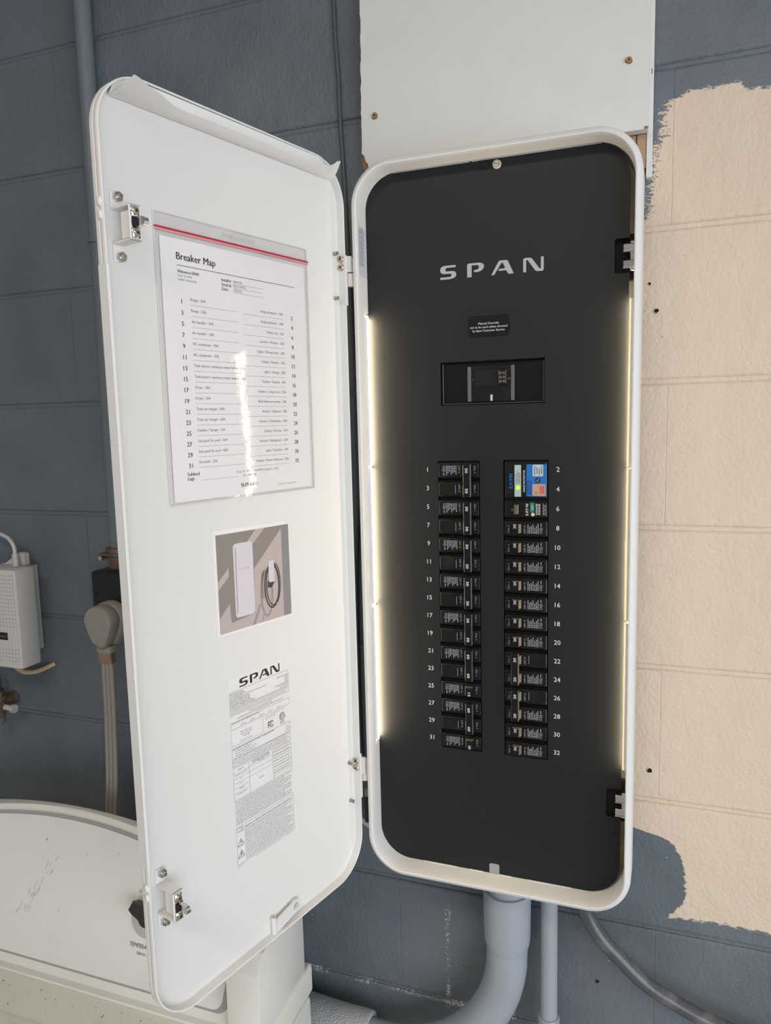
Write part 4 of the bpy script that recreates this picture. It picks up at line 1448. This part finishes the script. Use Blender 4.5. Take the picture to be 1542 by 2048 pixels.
ringp = lambda cx, cz, rx, rz, w_, k, mi, t0=0, t1=360: [pp([(cx + (rx - w_) * math.cos(math.radians(t0 + (t1 - t0) * i / 22)), cz + (rz - w_) * math.sin(math.radians(t0 + (t1 - t0) * i / 22))),
                                                   (cx + rx * math.cos(math.radians(t0 + (t1 - t0) * i / 22)), cz + rz * math.sin(math.radians(t0 + (t1 - t0) * i / 22))),
                                                   (cx + rx * math.cos(math.radians(t0 + (t1 - t0) * (i + 1) / 22)), cz + rz * math.sin(math.radians(t0 + (t1 - t0) * (i + 1) / 22))),
                                                   (cx + (rx - w_) * math.cos(math.radians(t0 + (t1 - t0) * (i + 1) / 22)), cz + (rz - w_) * math.sin(math.radians(t0 + (t1 - t0) * (i + 1) / 22)))], k, mi) for i in range(22)]
ringp(0.645, 0.30, 0.095, 0.26, 0.03, 3, 5)
pp([(0.427, 0.0), (0.465, 0.0), (0.56, 0.19), (0.536, 0.21)], 3, 5)
pp([(0.548, 0.0), (0.565, 0.0), (0.60, 0.08), (0.585, 0.09)], 3, 5)
pp([(0.58, 0.54), (0.625, 0.56), (0.625, 0.25), (0.565, 0.25)], 3, 5)
pp([mq for mq in rr(0.208, 0.471, 0.124, 0.886, 0.04, 5)], 4, 3)
line(bm, mp_((0.240, 0.84)), mp_((0.234, 0.17)), 0.0012, K + 0.00045, 5)
ringp(0.722, 0.365, 0.112, 0.245, 0.018, 5, 4)
ringp(0.735, 0.380, 0.098, 0.235, 0.014, 6, 4)
ringp(0.775, 0.385, 0.075, 0.22, 0.012, 6, 4, -80, 90)
pp([(0.666, 0.43), (0.757, 0.42), (0.757, 0.40), (0.719, 0.349), (0.659, 0.356)], 7, 4)
pp([mq for mq in rr(0.680, 0.760, 0.407, 0.640, 0.012, 3)], 8, 3)
for i, ch in enumerate('SPAN'):
    txt(bm, ch, *mp_((0.285 + 0.036 * i, 0.607)), 0.0020, K + 0.0005, mi=4)
bars(bm, mp_((0.700, 0.56))[0], mp_((0.745, 0.56))[0], mp_((0.7, 0.555))[1], 0.0006, K + 0.0008, 2, 5, 0.002)
obj('photo_print', bm, [P_BG, P_LIT, P_SIDE, P_PANEL, P_DARK, P_MID], pc, M=DOOR, smooth=0, recalc=False)

# ------------------------------------------------------------------ conduits and cables under the panel
el = thing('elbow_conduit', 'thick grey conduit dropping from the panel and bending left', 'conduit', (-0.1925, -0.055, -0.80))
bm = B()
cyl(bm, (-0.1925, -0.655, 0.055), (-0.1925, -0.712, 0.055), 0.0318, 0.0318, 28)
path = [(-0.1925, -0.712, 0.055), (-0.1925, -0.80, 0.055)]
Rb = 0.215
for i in range(1, 17):
    t = math.radians(90 * i / 16)
    path.append((-0.1925 - Rb + Rb * math.cos(t), -0.815 - Rb * math.sin(t), 0.055))
path += [(-0.44, -1.030, 0.055)]
tube(bm, path, 0.0312, 28)
obj('bend', bm, PVC, el, smooth=60)
bm = B()
n = 28
prof = [(-0.708, 0.0322), (-0.7085, 0.0360), (-0.712, 0.0364), (-0.786, 0.0352), (-0.796, 0.0335), (-0.803, 0.0318)]
loft(bm, [[(-0.1925 + r_ * math.cos(6.2832 * i / n), z_, 0.055 + r_ * math.sin(6.2832 * i / n)) for i in range(n)] for z_, r_ in prof], True)
obj('coupling', bm, PVC, el, smooth=40)
bm = B()
n = 28
prof = [(-0.425, 0.0322), (-0.426, 0.0400), (-0.430, 0.0415), (-0.485, 0.0420), (-0.540, 0.0445), (-0.60, 0.0445)]
loft(bm, [[(x_, -1.030 + r_ * math.cos(6.2832 * i / n), 0.055 + r_ * math.sin(6.2832 * i / n)) for i in range(n)] for x_, r_ in prof], True, (False, True))
obj('bell_end', bm, PVCR, el, smooth=40)['label'] = 'rough painted bell end at the bottom left'

cd = thing('small_conduit', 'thin grey vertical conduit to the right of the elbow, under the panel', 'conduit', (-0.1305, -0.045, -0.92))
bm = B()
cyl(bm, (-0.1305, -0.655, 0.045), (-0.1305, -1.776, 0.045), 0.0127, 0.0127, 20)
obj('pipe', bm, PVC, cd, smooth=60)
bm = B()
cyl(bm, (-0.1305, -0.915, 0.045), (-0.1305, -0.97, 0.045), 0.0165, 0.0165, 20)
cyl(bm, (-0.1305, -0.913, 0.045), (-0.1305, -0.916, 0.045), 0.0150, 0.0165, 20)
obj('coupling', bm, PVC, cd, smooth=40)

bm = B()
pts = smooth_path([(-0.0860, -0.655, 0.055), (-0.0835, -0.690, 0.053), (-0.0777, -0.7224, 0.050), (-0.0588, -0.7574, 0.050), (-0.0281, -0.7892, 0.049), (0.0084, -0.8215, 0.048), (0.0509, -0.8436, 0.046), (0.0896, -0.8597, 0.044), (0.15, -0.880, 0.038), (0.30, -0.925, 0.022), (0.6, -0.97, 0.016), (0.85, -1.05, 0.016), (0.95, -1.25, 0.016), (0.96, -1.76, 0.016)], 8)
tube(bm, pts, 0.0112, 18)
fx = obj('flexible_conduit', bm, FLEX, loc=(-0.066, -0.05, -0.70), smooth=60)
tag(fx, 'glossy dark grey flexible conduit curving right from under the panel', 'conduit')

# ------------------------------------------------------------------ left wall: painted conduit, thin cable, small box in the gap
pi_ = thing('painted_conduit', 'blue-grey painted conduit running down the wall left of the door', 'conduit', (-0.905, -0.02, -0.2))
bm = B()
cyl(bm, (-0.9045, 1.05, 0.016), (-0.9045, 0.34, 0.016), 0.0145, 0.0145, 20)
cyl(bm, (-0.9045, 0.34, 0.016), (-0.9080, -0.215, 0.016), 0.0140, 0.0140, 20)
obj('pipe', bm, PIPEPAINT, pi_, smooth=60)
bm = B()
cyl(bm, (-0.9045, 0.345, 0.016), (-0.9047, 0.318, 0.016), 0.0165, 0.0165, 20)
obj('coupling', bm, PIPEPAINT, pi_, smooth=40)
bm = B()
cyl(bm, (-0.9080, -0.214, 0.020), (-0.9080, -0.236, 0.020), 0.0185, 0.0185, 16, 0)
bx(bm, -0.9300, -0.8820, -0.2270, -0.2225, 0.010, 0.044, 0.001, mi=0)
cyl(bm, (-0.9240, -0.2300, 0.030), (-0.9240, -0.2300, 0.046), 0.0045, 0.0045, 8, 1)
cyl(bm, (-0.9080, -0.234, 0.020), (-0.9080, -0.252, 0.020), 0.0160, 0.0160, 16, 0)
obj('box_connector', bm, [RUST, STEEL], pi_)

bm = B()
pts = [(-0.4580, 1.05, 0.0035), (-0.4554, 0.6243, 0.0034), (-0.4517, 0.519, 0.0034), (-0.4507, 0.4548, 0.0036), (-0.4474, 0.3823, 0.0034), (-0.4440, 0.25, 0.0034), (-0.4384, 0.0665, 0.0034), (-0.4389, -0.1152, 0.0034), (-0.4465, -0.2462, 0.0034), (-0.4480, -0.42, 0.0034), (-0.4460, -0.58, 0.0034)]
tube(bm, smooth_path(pts, 5), 0.0032, 10)
cb = obj('wall_cable', bm, CABLEPAINT, loc=(-0.45, -0.0034, 0.3), smooth=60)
tag(cb, 'thin painted cable running down the wall between door and white board', 'cable')

jb = thing('junction_box', 'small beige junction box in the gap low beside the panel', 'junction box', (-0.412, -0.02, -0.63))
bm = B()
bx(bm, -0.4300, -0.4040, -0.6560, -0.5950, 0.0, 0.036, 0.0015)
obj('body', bm, BEIGE, jb)
bm = B()
bx(bm, -0.4290, -0.4050, -0.6520, -0.6090, 0.0355, 0.0385, 0.0008)
obj('cover', bm, BLACKBOX, jb)['label'] = 'black front cover'
bm = B()
tube(bm, smooth_path([(-0.64, -0.622, -0.004), (-0.60, -0.628, 0.006), (-0.48, -0.650, 0.010), (-0.435, -0.6650, 0.02), (-0.405, -0.6730, 0.026), (-0.37, -0.675, 0.026)], 5), 0.0042, 10)
cb2 = obj('white_cable', bm, ADAPT, loc=(-0.43, -0.02, -0.665), smooth=60)
tag(cb2, 'short white cable crossing the gap below the small junction box', 'cable')

# ------------------------------------------------------------------ outlet, dryer plug and cord
ob_ = thing('outlet_box', 'black surface-mounted outlet box below the painted conduit', 'outlet', (-0.872, -0.03, -0.36))
bm = B()
bx(bm, -0.9330, -0.8150, -0.3600, -0.2510, 0.0, 0.0600, 0.003, 2)
obj('box', bm, BLACKBOX, ob_)
bm = B()
bx(bm, -0.9310, -0.8170, -0.3580, -0.2540, 0.0598, 0.0625, 0.001)
for a, b in ((-0.924, -0.292), (-0.824, -0.292)):
    cyl(bm, (a, b, 0.0624), (a, b, 0.0640), 0.0028, 0.0024, 10)
obj('cover', bm, BLACKBOX, ob_)

dc = thing('dryer_cord', 'beige flat dryer cord with right-angle plug in the black outlet', 'cord', (-0.893, -0.085, -0.34))
bm = B()


def plug_ring(k, c_):
    out = []
    for i in range(24):
        t = 6.2832 * i / 24
        x_, y_ = math.cos(t), math.sin(t)
        if y_ >= 0:
            px, pz = 0.0310 * x_, 0.0285 * y_
        else:
            w_ = 0.0310 - 0.0120 * (-y_) ** 1.1
            px, pz = w_ * (abs(x_) ** 0.75) * (1 if x_ > 0 else -1), 0.0500 * y_
        out.append((-0.8875 + px * k + (0.006 if c_ < 0.08 else 0) * 0 - 0.0015 * (c_ / 0.1), -0.3300 + pz * k, c_))
    return out


loft(bm, [plug_ring(1.04, 0.0625), plug_ring(1.05, 0.0760), plug_ring(0.92, 0.0800), plug_ring(0.98, 0.0860), plug_ring(0.97, 0.0990), plug_ring(0.90, 0.1030), plug_ring(0.6, 0.1040)], True, (True, True))
obj('plug', bm, PLUGM, dc, smooth=50)
bm = B()
rr_sweep(bm, (-0.9060, -0.8740, -0.3420, -0.3160), 0.012, [(0, 0.1035), (0.0006, 0.1046), (0.0022, 0.1048)], 6, (False, True))
obj('grip_pad', bm, PLUGM, dc)
bm = B()
bx(bm, -0.9050, -0.8750, -0.3900, -0.3760, 0.074, 0.0935, 0.004, 2)
obj('strain_relief', bm, PLUGM, dc)
bm = B()
bx(bm, -0.9045, -0.8765, -0.4085, -0.3860, 0.0765, 0.0900, 0.002, 2)
obj('foil_tag', bm, FOIL, dc)['label'] = 'shiny printed foil tag wrapped round the cord'
for k in (-1, 0, 1):
    bm = B()
    tube(bm, smooth_path([(-0.8905 + k * 0.0082, -0.400, 0.0835), (-0.8925 + k * 0.0082, -0.50, 0.0835), (-0.8980 + k * 0.0082, -0.62, 0.0850), (-0.9060 + k * 0.0082, -0.72, 0.0860), (-0.915 + k * 0.0082, -0.95, 0.0860)], 6), 0.0043, 10)
    obj('conductor', bm, PLUGM, dc, smooth=60)

# ------------------------------------------------------------------ small white wall unit at the left edge
dv = thing('wall_unit', 'off-white ribbed plastic unit with a black badge at the left edge', 'device', (-1.13, -0.05, -0.44))
bm = B()
bx(bm, -1.205, -1.0785, -0.4370, -0.2510, 0.045, 0.090, 0.004, 2)
obj('cover', bm, ADAPT, dv)
bm = B()
bx(bm, -1.200, -1.1150, -0.4250, -0.2580, 0.0, 0.0460, 0.002)
obj('back_plate', bm, ADAPT, dv)
bm = B()
for i in range(23):
    z_ = -0.2620 - i * 0.0073
    if -0.395 < z_ < -0.36:
        continue
    rect(bm, -1.200, -1.0840, z_ - 0.0004, z_ + 0.0004, 0.0902)
for i in range(16):
    x_ = -1.198 + i * 0.0075
    rect(bm, x_ - 0.0004, x_ + 0.0004, -0.4300, -0.2580, 0.0902)
g = obj('grille', bm, GROOVE, dv, smooth=0, recalc=False)
bm = B()
bx(bm, -1.175, -1.1085, -0.3830, -0.3690, 0.0900, 0.0910, 0.0002, mi=0)
bars(bm, -1.130, -1.1100, -0.3768, 0.0016, 0.0912, 3, 1, 0.004)
obj('badge', bm, [BLACKBOX, GINK], dv)['label'] = 'black rectangular badge'
bm = B()
slab(bm, [(-1.150, -0.2505), (-1.100, -0.2505), (-1.100, -0.2290), (-1.1120, -0.2270)], 0.034, 0.046)
obj('mounting_ear', bm, ADAPT, dv)
bm = B()
for i in range(5):
    cyl(bm, (-1.1060, -0.2500 + i * 0.0046, 0.060), (-1.1060, -0.2500 + i * 0.0046 + 0.0032, 0.060), 0.0062, 0.0058, 12)
cyl(bm, (-1.1060, -0.250, 0.060), (-1.1060, -0.226, 0.060), 0.0050, 0.0044, 12)
obj('strain_relief', bm, ADAPT, dv)
bm = B()
tube(bm, smooth_path([(-1.1060, -0.230, 0.060), (-1.1080, -0.216, 0.059), (-1.1180, -0.204, 0.056), (-1.1400, -0.1950, 0.05), (-1.20, -0.186, 0.04), (-1.35, -0.18, 0.02), (-1.41, -0.18, -0.004)], 6), 0.0036, 10)
wc = obj('unit_cord', bm, ADAPT, loc=(-1.12, -0.055, -0.21), smooth=60)
tag(wc, 'thin off-white cord curving up out of the ribbed wall unit', 'cord')
bm = B()
tube(bm, smooth_path([(-1.1850, -0.4280, 0.030), (-1.1680, -0.4560, 0.028), (-1.1500, -0.4690, 0.024), (-1.1300, -0.4705, 0.017), (-1.1080, -0.4630, 0.008), (-1.0940, -0.4560, -0.002)], 6), 0.0048, 10)
tw = obj('tan_wire', bm, TAN, loc=(-1.14, -0.02, -0.46), smooth=60)
tag(tw, 'tan wire looping from under the white unit into the wall', 'wire')
vl = thing('hose_valve', 'old dark metal hose valve at the left edge below the unit', 'valve', (-1.19, -0.04, -0.53))
bm = B()
cyl(bm, (-1.204, -0.455, 0.05), (-1.204, -0.505, 0.05), 0.0150, 0.0160, 14)
cyl(bm, (-1.204, -0.505, 0.05), (-1.204, -0.515, 0.05), 0.0210, 0.0210, 8)
obj('stem', bm, RUST, vl)
bm = B()
cyl(bm, (-1.204, -0.515, 0.05), (-1.204, -0.570, 0.05), 0.0235, 0.0180, 16)
cyl(bm, (-1.204, -0.535, 0.0), (-1.204, -0.535, 0.05), 0.0130, 0.0130, 14)
obj('body', bm, RUST, vl)
bm = B()
cyl(bm, (-1.190, -0.537, 0.045), (-1.165, -0.541, 0.040), 0.0055, 0.0055, 10)
cyl(bm, (-1.169, -0.541, 0.040), (-1.162, -0.541, 0.040), 0.0085, 0.0085, 8)
obj('side_port', bm, PVCR, vl)

# ------------------------------------------------------------------ clothes dryer
dr = thing('clothes_dryer', 'white enamel clothes dryer with arched control console, lower left behind the door', 'dryer', (-0.875, -0.45, -1.78))
XL, XR = -1.245, -0.4930


def dobj2(name, bm, mats, smooth=32, recalc=True, label=None, M=IDENT):
    o = obj(name, bm, mats, dr, M=M, smooth=smooth, recalc=recalc)
    if label:
        o['label'] = label
    return o


bm = B()
bx(bm, XL, XR, -0.79, -0.125, -1.75, -0.9045, 0.012, 2)
dobj2('cabinet', bm, DRYER)
bm = B()
bx(bm, XL - 0.001, XR + 0.0005, -0.805, -0.122, -0.9030, -0.8545, 0.006, 3)
dobj2('top_panel', bm, DRYTOP, 40)
bm = B()
rr_sweep(bm, (XL + 0.06, -0.585, -0.74, -0.355), 0.05, [(0.0, -0.8545), (0.004, -0.8525), (0.010, -0.8518)], 6, (False, True))
dobj2('lid', bm, DRYTOP, 40)
for x_ in (XL + 0.05, XR - 0.05):
    for y_ in (-0.74, -0.18):
        bm = B()
        cyl(bm, (x_, y_, -1.78), (x_, y_, -1.748), 0.016, 0.013, 12)
        dobj2('foot', bm, BLACKBOX)


def arch(x):
    return -0.642 - 0.46 * (x + 0.910) ** 2 - 0.030 * max(0, (x + 0.560) / 0.067) ** 2.0 - 0.030 * max(0, (-1.178 - x) / 0.067) ** 2


N_ = 44
xs = [XL + (XR - XL) * i / N_ for i in range(N_ + 1)]
bm = B()
prof_rings = []
for x_ in xs:
    zt = arch(x_)
    k = (zt + 0.84) / 0.185
    yt = -0.275 + 0.105 * (zt + 0.84) / 0.185
    ring = [(x_, -0.150, -0.852), (x_, -0.150, zt - 0.006), (x_, -0.154, zt - 0.0005), (x_, -0.162, zt), (x_, yt - 0.001, zt - 0.0005), (x_, yt - 0.0035, zt - 0.004),
            (x_, -0.275 - 0.003, -0.840), (x_, -0.280, -0.846), (x_, -0.283, -0.852)]
    prof_rings.append(ring)
loft(bm, prof_rings, True, (True, True))
dobj2('console_housing', bm, DRYER, 40)
bm = B()
bx(bm, XL, XR - 0.001, -0.292, -0.150, -0.8540, -0.8485, 0.0015, 2)
dobj2('console_base', bm, DRYER, 40)
for x0_, x1_ in ((-0.5440, XR + 0.0012), (XL - 0.0012, XL + 0.050)):
    bm = B()
    P = [(-0.2905, -0.8490), (-0.2900, -0.752), (-0.272, -0.728), (-0.20, -0.708), (-0.1495, -0.708), (-0.1495, -0.8490)]
    loft(bm, [[(x_, y_, z_) for y_, z_ in P] for x_ in (x0_, x1_)], True, (True, True))
    bmesh.ops.bevel(bm, geom=[e for e in bm.edges], offset=0.0025, segments=2, affect='EDGES', profile=0.5)
    dobj2('console_end_cap', bm, DRYER, 40)
bm = B()
rg = random.Random(12)
for i in range(60):
    a = rg.uniform(-1.15, -0.56)
    b = -0.298 - abs(rg.gauss(0, 0.035))
    r_ = rg.uniform(0.0005, 0.0015)
    poly(bm, [(a + r_ * rg.uniform(0.5, 1.4) * math.cos(k * 1.2566), b + r_ * rg.uniform(0.5, 1.4) * math.sin(k * 1.2566)) for k in range(5)], -0.8542)
dobj2('lint_specks', bm, RUST, 0, False)['kind'] = 'stuff'
# fascia sheet lies on the sloping front; local frame on that slope
sl = Vector((0, 0.105, 0.185)).normalized()
nrm = Vector((0, -0.185, 0.105)).normalized()
F0 = Vector((0, -0.275, -0.84)) + nrm * 0.0032
FAS = Matrix(((1, sl.x, nrm.x, F0.x), (0, sl.y, nrm.y, F0.y), (0, sl.z, nrm.z, F0.z), (0, 0, 0, 1)))
L_ = lambda z_: (z_ + 0.84) / sl.z


def fascia_loop(inset, x1):
    xa, xb = XL + 0.05 + inset, x1 - inset
    rc = 0.016 - inset * 0.4
    yb = inset * 0.6 + 0.002
    pts = [(xa, yb)] + [(xb - rc + rc * math.sin(math.radians(15 * k)), yb + rc - rc * math.cos(math.radians(15 * k))) for k in range(7)]
    m = 30
    for i in range(m + 1):
        x_ = xb + (xa - xb) * i / m
        pts.append((x_, L_(arch(x_)) - 0.012 - inset))
    return pts


bm = B()
slab(bm, fascia_loop(0.0, -0.5540), -0.002, 0.0008)
dobj2('fascia_trim', bm, GREYTRIM, 20, M=FAS)
bm = B()
slab(bm, fascia_loop(0.0055, -0.5540 - 0.0050), 0.0, 0.0016)
dobj2('fascia', bm, FASCIA, 20, M=FAS)
bm = B()
rg = random.Random(3)
disc(bm, -0.9468, L_(-0.6891), 0.00185, 0.0016, 8)
for i in range(34):
    t = rg.random()
    a = -0.9150 + rg.gauss(0, 0.006) - 0.045 * t
    b = L_(-0.700) - 0.10 * t + rg.gauss(0, 0.002)
    l_ = rg.uniform(0.003, 0.010)
    line(bm, (a, b), (a - l_ * 0.35, b - l_), 0.0005, 0.00182)
for a, b in ((-0.885, L_(-0.775)), (-0.80, L_(-0.69)), (-0.70, L_(-0.80)), (-0.86, L_(-0.70))):
    line(bm, (a, b), (a + 0.0006, b + rg.uniform(0.003, 0.008)), 0.0007, 0.00182)
dobj2('scuffs', bm, SCUFF, 0, False, M=FAS)['kind'] = 'stuff'
bm = B()
kx, kb = -0.7140, L_(-0.7510)
cyl(bm, (kx, kb, 0.0014), (kx, kb, 0.0040), 0.0335, 0.0325, 28)
dobj2('dial', bm, mat('dial_silver', (0.55, 0.54, 0.52), 0.4, 0.2), 40, M=FAS)
bm = B()
cyl(bm, (kx, kb, 0.0038), (kx, kb, 0.0100), 0.0195, 0.0180, 24)
n = 8
ang = math.radians(-20)
d_ = Vector((math.cos(ang), math.sin(ang)))
e_ = Vector((-d_.y, d_.x))
P0 = [d_ * s_ + e_ * w_ for s_, w_ in ((-0.0300, -0.007), (-0.0300, 0.007), (-0.02, 0.0095), (0.02, 0.0095), (0.030, 0.007), (0.030, -0.007), (0.02, -0.0095), (-0.02, -0.0095))]
loft(bm, [[(kx + q.x * k_, kb + q.y * k_, c_) for q in P0] for k_, c_ in ((1, 0.0045), (0.98, 0.0200), (0.9, 0.0230))], True, (True, True))
dobj2('knob', bm, mat('dark_knob', (0.035, 0.032, 0.03), 0.35), 32, M=FAS)
bm = B()
txt(bm, 'TEMPERATURE', kx - 0.0005, L_(-0.7915), 0.0056, 0.0019, w=0.0500, al='C', mi=0)
txt(bm, 'fabric type', kx + 0.0060, L_(-0.7990), 0.0042, 0.0019, w=0.0300, al='C', mi=0)
txt(bm, 'LOW', kx - 0.0285, L_(-0.7285), 0.0050, 0.0019, mi=0, rot=25)
txt(bm, 'light', kx - 0.0260, L_(-0.7365), 0.0036, 0.0019, mi=0, rot=25)
dobj2('lettering', bm, INK, 0, False, M=FAS)
